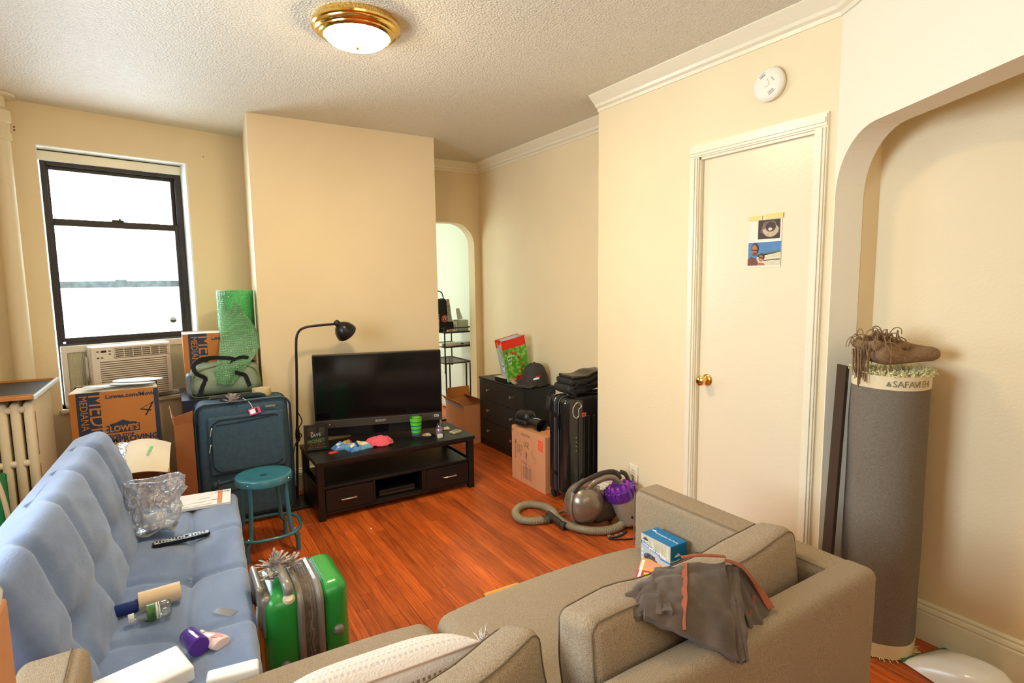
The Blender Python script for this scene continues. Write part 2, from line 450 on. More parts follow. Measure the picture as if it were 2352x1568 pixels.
o = struct('far_boards', rest, M_wood, parent=floor); o['kind'] = 'stuff'

bm = B(); prism(bm, SLAB, ZC, ZC+.12)
struct('ceiling', bm, M_ceil)

# window wall (runs askew): local s along the wall, t outwards
A0 = Vector((-.678, 4.592, 0)); TH = R(14.03); dW = Vector((math.cos(TH), math.sin(TH), 0)); nW = Vector((-math.sin(TH), math.cos(TH), 0))
MW = Matrix.Identity(4)
for i in range(3): MW[i][0] = dW[i]; MW[i][1] = nW[i]; MW[i][3] = A0[i]
OS0, OS1, OZ0, OZ1 = .073, .922, .70, 2.385
bm = B()
for a in ((-.62, OS0, 0, .3, 0, ZC), (OS1, 1.5, 0, .3, 0, ZC), (OS0, OS1, 0, .3, OZ1, ZC), (OS0, OS1, 0, .3, 0, OZ0)): box(bm, *a, mtx=MW)
struct('wall_window', bm, M_wall)
bm = B(); prism(bm, [(.55, 4.175), (1.905, 4.195), (1.905, 5.05), (.615, 5.05)], 0, ZC); struct('wall_chimney', bm, M_wall)
# doorway wall with rounded opening
def arch_poly(x0, x1, ztop, r, zc, l0, l1, both=True):
    pts = [(l0, 0), (x0, 0)]
    k = 10
    if both: pts += [(x0+r-r*math.cos(a), ztop-r+r*math.sin(a)) for a in (math.pi/2*i/k for i in range(k+1))]
    else: pts += [(x0, ztop)]
    pts += [(x1-r+r*math.sin(a), ztop-r+r*math.cos(a)) for a in (math.pi/2*i/k for i in range(k+1))]
    pts += [(x1, 0), (l1, 0), (l1, zc), (l0, zc)]
    return pts
def extr_poly(bm, pts, mtx, d):
    a = [bm.verts.new((p[0], 0, p[1])) for p in pts]; b = [bm.verts.new((p[0], d, p[1])) for p in pts]; n = len(pts)
    fa = bm.faces.new(a); fb = bm.faces.new(b[::-1])
    for i in range(n): bm.faces.new((a[i], b[i], b[(i+1) % n], a[(i+1) % n]))
    bm.normal_update()
    bmesh.ops.triangulate(bm, faces=[fa, fb], quad_method='BEAUTY', ngon_method='EAR_CLIP')
    bmesh.ops.transform(bm, matrix=mtx, verts=a+b)
bm = B(); extr_poly(bm, arch_poly(1.98, 2.655, 2.065, .22, ZC, 1.90, 2.80), Matrix.Translation((0, 4.95, 0)), .13); struct('wall_doorway', bm, M_wall)
bm = B(); box(bm, 2.72, 2.86, 2.79, 5.0, 0, ZC); struct('wall_recess', bm, M_wall)
# right wall with the closet door opening
DY0, DY1, DZ = 1.392, 1.995, 2.118
bm = B()
box(bm, 2.4, 2.72, DY1, 2.79, 0, ZC); box(bm, 2.4, 2.50, 1.302, DY0, 0, ZC); box(bm, 2.4, 2.72, DY0, DY1, DZ, ZC); box(bm, 2.52, 2.72, DY0, DY1, 0, DZ)
struct('wall_right', bm, M_wall)
# diagonal wall with the big arch
dA = Vector((-.528, -.849, 0)).normalized(); nA = Vector((.849, -.528, 0)).normalized()
MA = Matrix.Identity(4)
for i in range(3): MA[i][0] = dA[i]; MA[i][1] = nA[i]
MA[0][3], MA[1][3] = 2.402, 1.306
bm = B(); extr_poly(bm, arch_poly(.010, 1.55, 2.07, .24, ZC, -.004, 2.6, True), MA, .118); struct('wall_arch', bm, M_arch)
bm = B(); prism(bm, [(2.50, 1.235), (2.585, 1.215), (2.585, -1.5), (2.72, -1.5), (2.72, 1.5), (2.50, 1.5)], 0, ZC); struct('wall_alcove', bm, M_wall)
bm = B(); box(bm, -1.5, 2.7, -1.6, -1.45, 0, ZC); struct('wall_rear', bm, M_wall)
bm = B()
for a in ((-1.5, -1.25, -1.5, 1.0, 0, ZC), (-1.5, -1.25, 2.5, 4.6, 0, ZC), (-1.5, -1.25, 1.0, 2.5, 0, .95), (-1.5, -1.25, 1.0, 2.5, 2.25, ZC)): box(bm, *a)
struct('wall_left', bm, M_wall)
# next room beyond the doorway
bm = B(); box(bm, 2.86, 3.0, 4.9, 7.2, 0, ZC); struct('wall_hall', bm, M_wallw)
bm = B(); box(bm, .55, 3.0, 7.2, 7.3, 0, ZC); box(bm, .45, .55, 5.06, 7.3, 0, ZC); struct('wall_hall_far', bm, M_wallw)

# crown moulding along the right-hand walls
CP = [(0, -.088), (.008, -.088), (.012, -.072), (.028, -.064), (.034, -.050), (.060, -.028), (.085, -.006), (.085, 0), (0, 0)]
def crown(name, path, side=1, m=M_trim):
    bm = B(); rings = []; n = len(path)
    for i, p in enumerate(path):
        p = Vector(p)
        if i == 0: t = Vector(path[1])-p; off = Vector((-t.y, t.x)).normalized()*side
        elif i == n-1: t = p-Vector(path[i-1]); off = Vector((-t.y, t.x)).normalized()*side
        else:
            t1 = (p-Vector(path[i-1])).normalized(); t2 = (Vector(path[i+1])-p).normalized()
            n1 = Vector((-t1.y, t1.x))*side; n2 = Vector((-t2.y, t2.x))*side; b_ = (n1+n2).normalized(); off = b_/max(.3, b_.dot(n1))
        rings.append([bm.verts.new((p.x+off.x*a, p.y+off.y*a, ZC+z)) for a, z in CP])
    k = len(CP)
    for A_, B_ in zip(rings, rings[1:]):
        for j in range(k): bm.faces.new((A_[j], A_[(j+1) % k], B_[(j+1) % k], B_[j]))
    bm.faces.new(rings[0][::-1]); bm.faces.new(rings[-1])
    return struct(name, bm, m)
e = Vector((2.402, 1.306))+Vector((dA.x, dA.y))*2.4
crown('trim_1', [(2.4, 2.79), (2.4, 1.305), (e.x, e.y)], -1)
crown('trim_2', [(1.905, 4.95), (2.72, 4.95), (2.72, 2.79)], -1)
BP = [(0, 0), (.016, 0), (.016, .118), (.010, .123), (.016, .130), (.013, .142), (.007, .147), (.010, .156), (0, .165)]
def baseb(name, a, b, inward, m=M_base):
    bm = B(); a = Vector(a); b = Vector(b); inw = Vector(inward); r0 = [bm.verts.new((a.x+inw.x*p, a.y+inw.y*p, z)) for p, z in BP]; r1 = [bm.verts.new((b.x+inw.x*p, b.y+inw.y*p, z)) for p, z in BP]
    k = len(BP)
    for j in range(k): bm.faces.new((r0[j], r0[(j+1) % k], r1[(j+1) % k], r1[j]))
    bm.faces.new(r0[::-1]); bm.faces.new(r1)
    return struct(name, bm, m)
baseb('baseboard_alcove', (2.585, 1.21), (2.585, -1.4), (-1, 0))
baseb('baseboard_right', (2.4, 2.785), (2.4, 2.07), (-1, 0))
baseb('baseboard_recess', (2.72, 4.94), (2.72, 2.8), (-1, 0))
baseb('baseboard_hall', (2.86, 7.19), (2.86, 5.09), (-1, 0), mat('white_hall_baseboard', (.8, .82, .74), .4))
baseb('baseboard_chimney', (.56, 4.175), (1.90, 4.195), (0, -1))

# closet door
door = thing('door_1', None, None, (2.4, 0, 0)); door['kind'] = 'structure'
bx('door_slab', M_door, door, .022, .058, DY0+.004, DY1-.006, .012, DZ-.012, .002)
def casing(lo, hi, z0, z1, horiz):
    bm = B(); w = hi-lo
    for a, b, d0, d1 in ((0, 1, 0, .012), (.10, .90, .012, .019), (.30, .64, .019, .025)):
        if horiz: box(bm, -d1, -d0, DY0-.056+a*.02, DY1+.058-a*.02, lo+w*a, lo+w*b, .0015 if d0 else 0, 1)
        else: box(bm, -d1, -d0, lo+w*a, lo+w*b, z0, z1, .0015 if d0 else 0, 1)
    return fin(bm, 'casing', M_trim, door)
casing(DY1, DY1+.058, 0, DZ-.001, False); casing(DY0-.056, DY0, 0, DZ-.001, False); casing(DZ, DZ+.062, 0, 0, True)
bm = B(); box(bm, .0, .022, DY0-.003, DY0+.004, 0, DZ); box(bm, 0, .022, DY1-.006, DY1+.003, 0, DZ); box(bm, 0, .022, DY0, DY1, DZ-.012, DZ+.003)
fin(bm, 'jamb', M_trim, door)
lt('knob', M_brass, door, [(0, 0), (.031, 0), (.031, .004), (.024, .010), (.012, .013), (.0105, .030), (.013, .034), (.023, .040), (.027, .050), (.025, .062), (.015, .069), (0, .070)], 28, axes((.022, 1.935, .965), (0, 0, 1), (0, 1, 0)))
for z in (1.79, .35):
    bm = B()
    for q in range(5): lathe(bm, [(0, 0), (.0055, 0), (.0055, .0155), (0, .0155)], 10, Matrix.Translation((.014, DY0+.003, z-.04+q*.0165)))
    fin(bm, 'hinge', M_door, door, True)
# left off-frame window: bare reveal + sash bars
win2 = thing('window_2', None, None, (-1.4, 0, 0)); win2['kind'] = 'structure'
bm = B()
for a in ((0, .05, 1.0, 1.05, .95, 2.25), (0, .05, 2.45, 2.5, .95, 2.25), (0, .05, 1.05, 2.45, .95, 1.0), (0, .05, 1.05, 2.45, 2.2, 2.25), (0, .05, 1.05, 2.45, 1.58, 1.62)): box(bm, *a)
fin(bm, 'sash', M_frame, win2)
bx('pane', M_pane, win2, .02, .024, 1.05, 2.45, 1.0, 2.2, 0)

# window by the air conditioner
win = thing('window_1', None, None, mtx=MW); win['kind'] = 'structure'
def wb(name, m, lst, bev=.002, parent=win):
    bm = B()
    for a in lst: box(bm, *a, bev, 1)
    return fin(bm, name, m, parent)
wb('reveal', M_white, [(OS0, OS0+.004, .001, .26, OZ0, OZ1), (OS1-.012, OS1, .001, .26, OZ0, OZ1), (OS0, OS1, .001, .26, OZ1-.006, OZ1)], 0)
wb('header_board', M_trim, [(OS0+.005, OS1-.012, .115, .16, 2.312, 2.372)])
wb('header_board', M_frame, [(OS0+.005, OS1-.012, .12, .16, 2.373, 2.379)], 0)
wb('frame', M_frame, [(.098, .128, .12, .2, OZ0, 2.31), (.868, .908, .12, .2, OZ0, 2.31), (.128, .868, .12, .2, 2.285, 2.31), (.128, .868, .17, .2, OZ0, .75)])
us = wb('upper_sash', M_frame, [(.128, .145, .155, .18, 1.9, 2.285), (.846, .868, .155, .18, 1.9, 2.285), (.145, .846, .155, .18, 2.262, 2.285), (.145, .846, .155, .18, 1.90, 1.945)])
wb('pane', M_pane, [(.145, .846, .166, .169, 1.945, 2.262)], 0, us)
ls = wb('lower_sash', M_frame, [(.118, .143, .125, .15, 1.13, 1.945), (.846, .88, .125, .15, 1.13, 1.945), (.143, .846, .125, .15, 1.90, 1.945), (.143, .846, .125, .15, 1.118, 1.155), (.112, .872, .11, .15, 1.095, 1.120)])
wb('pane', M_pane, [(.143, .846, .136, .139, 1.155, 1.90)], 0, ls)
wb('sash_lock', M_frame, [(.46, .53, .12, .15, 1.945, 1.957), (.50, .512, .115, .13, 1.95, 1.968)], 0)
wb('storm_rail', M_greyrail, [(.128, .868, .19, .215, 1.487, 1.535), (.46, .53, .185, .19, 1.53, 1.545)])
bm = B(); lathe(bm, [(0, 0), (.023, 0), (.023, .0015), (0, .0015)], 28, Matrix.Translation((.792, .134, 1.24)) @ Matrix.Rotation(R(90), 4, 'X')); st = fin(bm, 'sticker', mat('sticker_pale', (.5, .55, .5), .5), ls)
flat('sticker_print', mat('sticker_dark', (.05, .05, .05), .5), ls, [(.022*math.cos(a), .022*math.sin(a)) for a in (math.pi+math.pi*i/14 for i in range(15))], axes((.792, .1322, 1.24), (1, 0, 0), (0, 0, 1)))
wb('sill', M_trim, [(OS0-.01, OS1+.01, -.03, .2, .672, .70)], .004)

# ------------------------------------------------------------------ ceiling lamp
lamp = thing('ceiling_lamp', 'round brass flush-mount ceiling lamp with glowing glass bowl', 'ceiling lamp', (.80, 2.535, ZC))
lt('rim', M_brass, lamp, [(.0, 0), (.178, 0), (.184, -.008), (.186, -.018), (.190, -.026), (.188, -.034), (.180, -.038), (.178, -.044), (.170, -.050), (.160, -.054), (.158, -.059), (.150, -.064), (.142, -.066), (.135, -.060), (.0, -.05)], 64)
M_bowl = mat('glowing_glass_bowl', (.95, .93, .86), .3, emit=(1, .78, .44), emit_s=122)
lt('glass_bowl', M_bowl, lamp, [(.136, -.056), (.132, -.072), (.115, -.086), (.085, -.096), (.04, -.102), (0, -.103)], 40)
lt('finial', M_brass, lamp, [(0, -.100), (.009, -.102), (.007, -.112), (0, -.116)], 16)

# smoke alarm
sa = thing('smoke_alarm', 'round white smoke alarm on the wall above the cream door', 'smoke alarm', mtx=axes((2.399, 1.607, 2.362), (0, -1, 0), (0, 0, 1)))
M_alarm = mat('ivory_plastic', (.86, .80, .66), .4)
lt('base', M_alarm, sa, [(0, 0), (.07, 0), (.07, .012), (.066, .014), (0, .014)], 48)
lt('cover', M_alarm, sa, [(0, .040), (.012, .040), (.013, .0385), (.050, .037), (.066, .032), (.0735, .024), (.074, .014), (.0, .014)][::-1], 48)
for q in range(2):
    bm = B()
    for k in range(3):
        r_ = .040+k*.006; pts = [(r_*math.cos(a+q*math.pi), r_*math.sin(a+q*math.pi), .0378-k*.0009) for a in (R(-78)+R(6)*j for j in range(7))]
        tube(bm, pts, .0011, 5)
    fin(bm, 'vent_slot', M_dk, sa)
lt('test_button', M_alarm, sa, [(0, .0425), (.012, .042), (.0135, .0395)], 24)
bx('led', M_dk, sa, .004, .006, .016, .018, .038, .040, 0)
text('SMOKE', .007, M_brown_slot, sa, Matrix.Translation((.02, .022, .0378)) @ Matrix.Rotation(R(-50), 4, 'Z'))

# nails and hooks left in the window wall
for i, (s_, z_, lb) in enumerate(((-.019, 2.463, 'pair of small brown screw heads high beside the steam pipe'), (1.038, 2.446, 'small brass nail in the wall right of the window'))):
    t_ = thing('wall_nail', lb, 'nail', mtx=MW @ Matrix.Translation((s_, 0, z_)))
    for dz in ((.006, -.012) if i == 0 else (0,)):
        lt('nail_head', M_brown_slot if i == 0 else M_brass, t_, [(0, 0), (.005, 0), (.005, .003), (.002, .006), (0, .006)], 10, Matrix.Translation((0, 0, dz)) @ Matrix.Rotation(R(90), 4, 'X'))
# ------------------------------------------------------------------ sofa (seen from behind)
sofa = thing('sofa', 'grey-brown tweed two-seat sofa seen from behind in the foreground', 'sofa', (.69, 1.15, 0))
def S(x, y, z): return Matrix.Translation((x-.69, y-1.15, z))
SX0, SX1 = -.34, 1.72
soft('base', M_sofa, sofa, (SX1-SX0-.06, .80, .21), .02, S((SX0+SX1)/2, 1.16, .185))
def backf(p):
    p = p.copy(); p.y += .003*nz(p.x*3, p.z*3); return p
soft('back', M_sofa, sofa, (SX1-SX0, .10, .60), .028, S((SX0+SX1)/2, .80, .352), backf, n=14)
soft('arm', M_sofa, sofa, (.135, .85, .598), .028, S(1.652, 1.195, .3495))
soft('arm', M_sofa, sofa, (.135, .84, .598), .028, S(-.272, 1.20, .3495))
def seatf(w, d):
    def f(p):
        p = p.copy()
        k = max(0, 1-(2*p.x/w)**2)*max(0, 1-(2*p.y/d)**2)
        if p.z > 0: p.z += .022*k**.6+.004*nz(p.x*6, p.y*6)
        p.y += .022*(1-(2*p.x/w)**2)*(1 if p.y > 0 else 0)
        return p
    return f
soft('seat_cushion', M_sofa, sofa, (.905, .70, .15), .05, S(1.125, 1.245, .355), seatf(.905, .70), n=14)
soft('seat_cushion', M_sofa, sofa, (.865, .70, .15), .05, S(.225, 1.245, .355), seatf(.865, .70), n=14)
for x_, y_ in ((SX0+.1, .84), (SX1-.1, .84), (SX0+.1, 1.5), (SX1-.1, 1.5)):
    bx('leg', M_blackw, sofa, -.03, .03, -.03, .03, 0, .09, .004, S(x_, y_, 0))
tb('seam', M_seam, sofa, [(1.592-.69, .84-1.15, .648), (1.592-.69, 1.60-1.15, .648), (1.592-.69, 1.618-1.15, .62), (1.592-.69, 1.621-1.15, .40)], .0022, 6)
tb('seam', M_seam, sofa, [(-.33-.69, .760-1.15, .640), (1.70-.69, .760-1.15, .640)], .0022, 6)
tb('seam', M_seam, sofa, [(1.712-.69, .80-1.15, .638), (1.712-.69, 1.60-1.15, .638)], .0022, 6)
tb('seam', M_seam, sofa, [(-.238-.69, .84-1.15, .652), (-.238-.69, 1.60-1.15, .652), (-.238-.69, 1.62-1.15, .62), (-.238-.69, 1.622-1.15, .40)], .0022, 6)

def cushf(w, h, seed, sag=.012):
    def f(p):
        p = p.copy(); kx = max(0, 1-(2*p.x/w)**2); kz = max(0, 1-(2*p.z/h)**2)
        p.y *= 1+.38*(kx*kz)**.5
        p.z += (-sag+.03*nz(p.x*3+seed, seed))*(1 if p.z > 0 else 0)*kx + .008*nz(p.x*7, p.y*7+seed)
        p.x += .012*nz(p.z*8, p.y*8, seed)
        return p
    return f
def outline(w, h, r, k=6, m=0):
    o = []
    cs = ((1, 1, 0), (-1, 1, 90), (-1, -1, 180), (1, -1, 270))
    for i, (sx_, sz_, a0) in enumerate(cs):
        for j in range(k): a = R(a0+90*j/(k-1)); o.append((sx_*(w/2-r)+r*math.cos(a), sz_*(h/2-r)+r*math.sin(a)))
        if m:
            p = o[-1]; nx, nzz, na = cs[(i+1) % 4]; a = R(na); q = (nx*(w/2-r)+r*math.cos(a), nzz*(h/2-r)+r*math.sin(a))
            o += [(p[0]+(q[0]-p[0])*e_/(m+1), p[1]+(q[1]-p[1])*e_/(m+1)) for e_ in range(1, m+1)]
    return o
def back_cushion(label, loc, rz, tilt, w, h, d, seed):
    m = Matrix.Translation(loc) @ Matrix.Rotation(rz, 4, 'Z') @ Matrix.Rotation(tilt, 4, 'X')
    t = thing('back_cushion', label, 'cushion', mtx=m, group='loose back cushions of the sofa')
    f = cushf(w, h, seed)
    soft('cover', M_sofa2, t, (w, d, h), .035, None, f, n=14)
    for s in (-1, 1):
        c = [f(Vector((x, s*(d/2-.0095), z)))+Vector((0, s*.0012, .0008)) for x, z in outline(w-.019, h-.019, .030, 5, 12)]
        tb('piping', M_seam, t, c, .0022, 6, closed=True)
    return t
back_cushion('boxy grey tweed back cushion under the folded brown trousers', (1.165, .955, .575), R(2.5), R(-7), .85, .325, .125, 1.3)
back_cushion('slumped grey tweed back cushion left of the one with trousers', (.345, .945, .530), R(14), R(-14), .72, .31, .12, 4.1)

# cream pillow with tassels
pl = thing('throw_pillow', 'cream woven pillow with a dashed grid and corner tassels', 'pillow', mtx=Matrix.Translation((.372, 1.285, .488)) @ Matrix.Rotation(R(-3), 4, 'Z') @ Matrix.Rotation(R(44), 4, 'X') @ Matrix.Rotation(R(0), 4, 'Y'))
def pil(s):
    def fn(u, v):
        x, z = (u-.5)*2, (v-.5)*2
        e = max(0, (1-x**4)*(1-z**4))**.55
        w = 1-.07*(1-abs(x)**3) if True else 1
        xx = x*(1-.08*(1-z*z)); zz = z*(1-.08*(1-x*x))
        return Vector((xx*.255, s*(.078*e), zz*.155))
    return fn
bm = B()
NU_, NV_ = 148, 84
for s in (-1, 1):
    g = [[bm.verts.new(pil(s)(i/NU_, j/NV_)) for j in range(NV_+1)] for i in range(NU_+1)]
    for i in range(NU_):
        for j in range(NV_):
            fc = bm.faces.new((g[i][j], g[i+1][j], g[i+1][j+1], g[i][j+1]))
            if j % 3 == 0 and (i+(2 if (j//3) % 2 else 0)) % 4 < 2 and 2 < i < NU_-2 and 1 < j < NV_-1: fc.material_index = 1 if s < 0 else 2
bmesh.ops.remove_doubles(bm, verts=bm.verts[:], dist=.00005)
pc_ = fin(bm, 'pillow_cover', M_cream, pl, True, ang=80)
pc_.data.materials.append(mat('pillow_dash_tan', srgb(150, 122, 100), .95)); pc_.data.materials.append(mat('pillow_dash_pale', srgb(196, 186, 184), .95))
tb('edge_braid', mat('pillow_braid', srgb(205, 180, 165), .95), pl, [pil(1)(u, v)*1.003 for u, v in [(i/10, 0) for i in range(10)]+[(1, i/10) for i in range(10)]+[(1-i/10, 1) for i in range(10)]+[(0, 1-i/10) for i in range(10)]], .0035, 6, closed=True)
def tassel(cx, cz, sx):
    bm = B(); rnd = random.Random(int(cx*1000+cz*77))
    for k in range(46):
        a = rnd.uniform(-1.5, 1.5); b_ = rnd.uniform(-1.2, 1.2); l = rnd.uniform(.02, .042)
        d = Vector((sx*math.cos(a), math.sin(b_)*.9, math.sin(a)*.8)).normalized()
        p = Vector((cx, 0, cz)); q = p+d*l*.6; r_ = p+d*l+Vector((0, rnd.uniform(-.012, .012), rnd.uniform(-.014, .004)))
        tube(bm, [p, q, r_], .0013, 4)
    return fin(bm, 'tassel', mat('tassel_yarn', srgb(205, 190, 182), .95), pl)
for cx, cz in ((.252, .152), (-.252, .152), (.252, -.152), (-.252, -.152)): tassel(cx, cz, 1 if cx > 0 else -1)

# trousers folded over the cushion
tr = thing('folded_trousers', 'brown jersey trousers with rust seams folded over the sofa back cushion', 'trousers', (1.12, .92, .735))
OT = Vector((1.12, .92, .77))
def cloth(c4, amp, seed, th, drop=0):
    f = bil(*c4)
    def fn(u, v):
        p = f(u, v)-OT
        p.z += amp*(nz(u*3.2+seed, v*3.2)+.5*nz(u*8+seed, v*8)+.3*nz(u*2+v*9, seed)) + drop*(math.sin(math.pi*u)*math.sin(math.pi*v))
        ex = .02*(abs(u-.5)*2)**3
        p.x += .010*nz(v*4+seed, 3)*(1 if u in (0, 1) else .6); p.y += .010*nz(u*4+seed, 7)
        return p
    return fn
c_main = [(.985, .985, .772), (1.135, .945, .785), (1.055, .735, .672), (.875, .838, .735)]
c_main = [(1.035, .975, .785), (1.205, .895, .790), (1.045, .735, .675), (.885, .865, .765)]
sh('trouser_panel', M_trou, tr, cloth(c_main, .009, 2, .012, .018), 30, 30, .014)
sh('trouser_leg', M_trou, tr, cloth([(.905, .945, .772), (1.06, .975, .782), (.95, .84, .765), (.875, .89, .755)], .006, 5, .01, .010), 18, 18, .012)
sh('trouser_fold', M_trou, tr, cloth([(1.19, .90, .785), (1.235, .875, .775), (1.075, .725, .672), (1.045, .735, .668)], .006, 8, .01, .006), 16, 16, .012)
sh('trouser_waist', M_trou, tr, cloth([(1.215, .90, .775), (1.262, .895, .775), (1.262, .795, .690), (1.15, .765, .672)], .005, 11, .01, 0), 14, 14, .006)
def strip(name, m, pts, w, up=.010, seed=0):
    P = crom(pts, 6); bm = B(); n = len(P)
    def fn(u, v):
        i = min(n-1, int(u*(n-1)+1e-6)); p = P[i]; t = (P[min(i+1, n-1)]-P[max(i-1, 0)]).normalized(); s_ = t.cross(Vector((0, .3, 1))).normalized()
        return p + s_*(v-.5)*w + Vector((0, 0, up)) - OT
    sheet(bm, fn, n-1, 2, .004); return fin(bm, name, m, tr, True, ang=60)
f0 = cloth(c_main, .009, 2, .012, .018)
strip('side_seam', M_orange, [f0(.42, .02+.96*k/8)+OT for k in range(9)], .013, .008)
strip('waistband', M_orange, [(1.222, .905, .783), (1.247, .87, .772), (1.262, .83, .725), (1.258, .792, .692)], .020, .006)
strip('waistband', M_orange, [(1.12, .962, .795), (1.16, .938, .800), (1.215, .90, .797)], .018, .006)
strip('drawstring', M_orange, [(1.175, .80, .69), (1.205, .81, .70), (1.235, .825, .715)], .005, .010)

# things on the sofa seat
def boxthing(name, label, cat, c, size, rz, m, mtx=None, group=None, bev=.0015):
    t = thing(name, label, cat, c, rz, group, mtx)
    bx('body', m, t, -size[0]/2, size[0]/2, -size[1]/2, size[1]/2, 0, size[2], bev)
    return t
M_pblue = mat('printed_blue', srgb(20, 120, 180), .4); M_pgrey = mat('printed_grey', srgb(176, 178, 180), .4); M_pwood = mat('printed_plank', srgb(212, 206, 184), .4, col2=srgb(180, 170, 140), noise_scale=20, stretch=(6, 1, .3))

bb = thing('pump_box', 'blue and grey printed box standing on the sofa seat against the arm', 'box', (1.475, 1.318, .442))
BW, BD, BH = .085, .144, .106
bx('carton', M_pblue, bb, 0, BW, 0, BD, 0, BH, .001)
LF = axes((-.0004, BD, 0), (0, -1, 0), (0, 0, 1))       # long face, looks left
SF = axes((0, -.0004, 0), (1, 0, 0), (0, 0, 1))         # short face, looks to the camera
TF = axes((0, BD, BH+.0004), (0, -1, 0), (1, 0, 0))
flat('printed_planks', M_pwood, bb, [(0, .048), (0, BH), (BD, BH), (BD, .046), (.10, .046), (.085, .062), (0, .080)], LF, .0004)
flat('printed_panel', M_pgrey, bb, [(0, .002), (BD, .002), (BD, .040), (.10, .040), (.085, .052), (0, .066)], LF, .0004)
flat('printed_panel', M_pgrey, bb, rect(BW, .036, 0, .002), SF, .0004)
text('Rechargeable Air Pump', .0125, M_paper, bb, LF @ Matrix.Translation((.006, .068, .0008)) @ Matrix.Rotation(R(-9), 4, 'Z'), .0003)
text('Rechargeable Air Pump', .0085, M_paper, bb, SF @ Matrix.Translation((.004, .046, .0008)))
text('Rechargeable Air Pump', .0115, M_paper, bb, TF @ Matrix.Translation((.03, .04, .0006)))
for q, (X_, Y_, s_) in ((LF, (.012, .088, 1)), (SF, (.02, .062, 1)), (TF, (.012, .05, .8))) if False else ():
    pass
def mountain(mtx, x, y, s, m):
    flat('mountain_mark', m, bb, [(x, y), (x+.008*s, y+.009*s), (x+.011*s, y+.006*s), (x+.016*s, y+.013*s), (x+.021*s, y+.006*s), (x+.023*s, y+.008*s), (x+.03*s, y)], mtx, .0009)
mountain(LF, .008, .086, 1, M_navy); mountain(SF, .022, .062, 1, M_paper); mountain(TF, .006, .048, .8, M_paper)
M_pshadow = mat('printed_pump_dark', (.04, .045, .055), .4); M_pmid = mat('printed_pump_mid', (.12, .12, .14), .4)
flat('printed_pump', M_pmid, bb, [(.045+.03*math.cos(a), .022+.019*math.sin(a)) for a in (2*math.pi*i/20 for i in range(20))], LF, .0007)
for k in range(5):
    flat('printed_nozzle', M_pshadow, bb, rect(.016, .011, .022+k*.011, .014+(k % 2)*.012), LF, .001)
for k in range(3): flat('printed_icon', M_paper, bb, [(.008+.0035*math.cos(a), .012+k*.016+.0035*math.sin(a)) for a in (2*math.pi*i/12 for i in range(12))], LF, .001)
flat('printed_nozzle', M_pmid, bb, rect(.02, .01, .045, .010), SF, .0009)

# dark cylindrical device next to the arm
dv = thing('handheld_vacuum', 'dark bronze cylindrical appliance lying between blue box and sofa arm', 'appliance', mtx=Matrix.Translation((1.568, 1.27, .478)) @ Matrix.Rotation(R(-62), 4, 'Z') @ Matrix.Rotation(R(90), 4, 'Y'))
M_dkbr = mat('dark_bronze_plastic', srgb(84, 74, 62), .2, .5)
lt('barrel', M_dkbr, dv, [(0, -.08), (.018, -.08), (.020, -.01), (.034, .0), (.034, .07), (.026, .085), (0, .085)], 24)
lt('motor', M_vacdk, dv, [(0, -.10), (.024, -.10), (.024, -.075), (0, -.075)], 24)
tb('power_grip', M_vacdk, dv, [(0, .0, -.04), (-.035, 0, -.02), (-.038, 0, .03), (-.02, 0, .06)], .007, 8, 5)

# pink and orange flat box
pk = thing('game_box', 'flat pink and orange printed box on the sofa seat partly under the cushion', 'box', mtx=axes((1.305, 1.325, .444), (.155, .118, 0), (.118, -.155, 0)))
pk.matrix_world = axes((1.305, 1.325, .462), (.155, .118, 0), (.118, -.155, 0)) @ Matrix.Identity(4)
M_pink = mat('printed_pink', srgb(206, 44, 84), .4); M_por = mat('printed_orange', srgb(244, 172, 84), .4); M_pye = mat('printed_yellow', srgb(250, 214, 96), .4)
bx('carton', M_pink, pk, 0, .19, -.002, .16, .0, .017, .001)
PT = Matrix.Translation((0, 0, -.0004)) @ Matrix.Scale(1, 4)
pk_top = -.0009
flat('printed_grid', M_por, pk, rect(.09, .16, .10, 0), Matrix.Translation((0, 0, pk_top)), .0008)
flat('printed_grid', M_por, pk, rect(.19, .10, 0, .06), Matrix.Translation((0, 0, pk_top-.0001)), .0008)
flat('printed_edge', M_paper, pk, rect(.165, .010, .01, .004), Matrix.Translation((0, 0, pk_top-.0002)), .0008)
for k in range(5): flat('grid_line', M_pink, pk, rect(.0012, .10, .02+k*.034, .06), Matrix.Translation((0, 0, pk_top-.0003)), .0008)
for k in range(4): flat('grid_line', M_pink, pk, rect(.19, .0012, 0, .07+k*.022), Matrix.Translation((0, 0, pk_top-.0003)), .0008)
for k in range(4): flat('printed_letter', M_pye, pk, rect(.014, .02, .012+k*.02, .022), Matrix.Translation((0, 0, pk_top-.0003)), .0008)
for k in range(6): flat('printed_line', mat('printed_rose', srgb(240, 150, 170), .4), pk, rect(.05, .0025, .12, .020+k*.006), Matrix.Translation((0, 0, pk_top-.0003)), .0008)

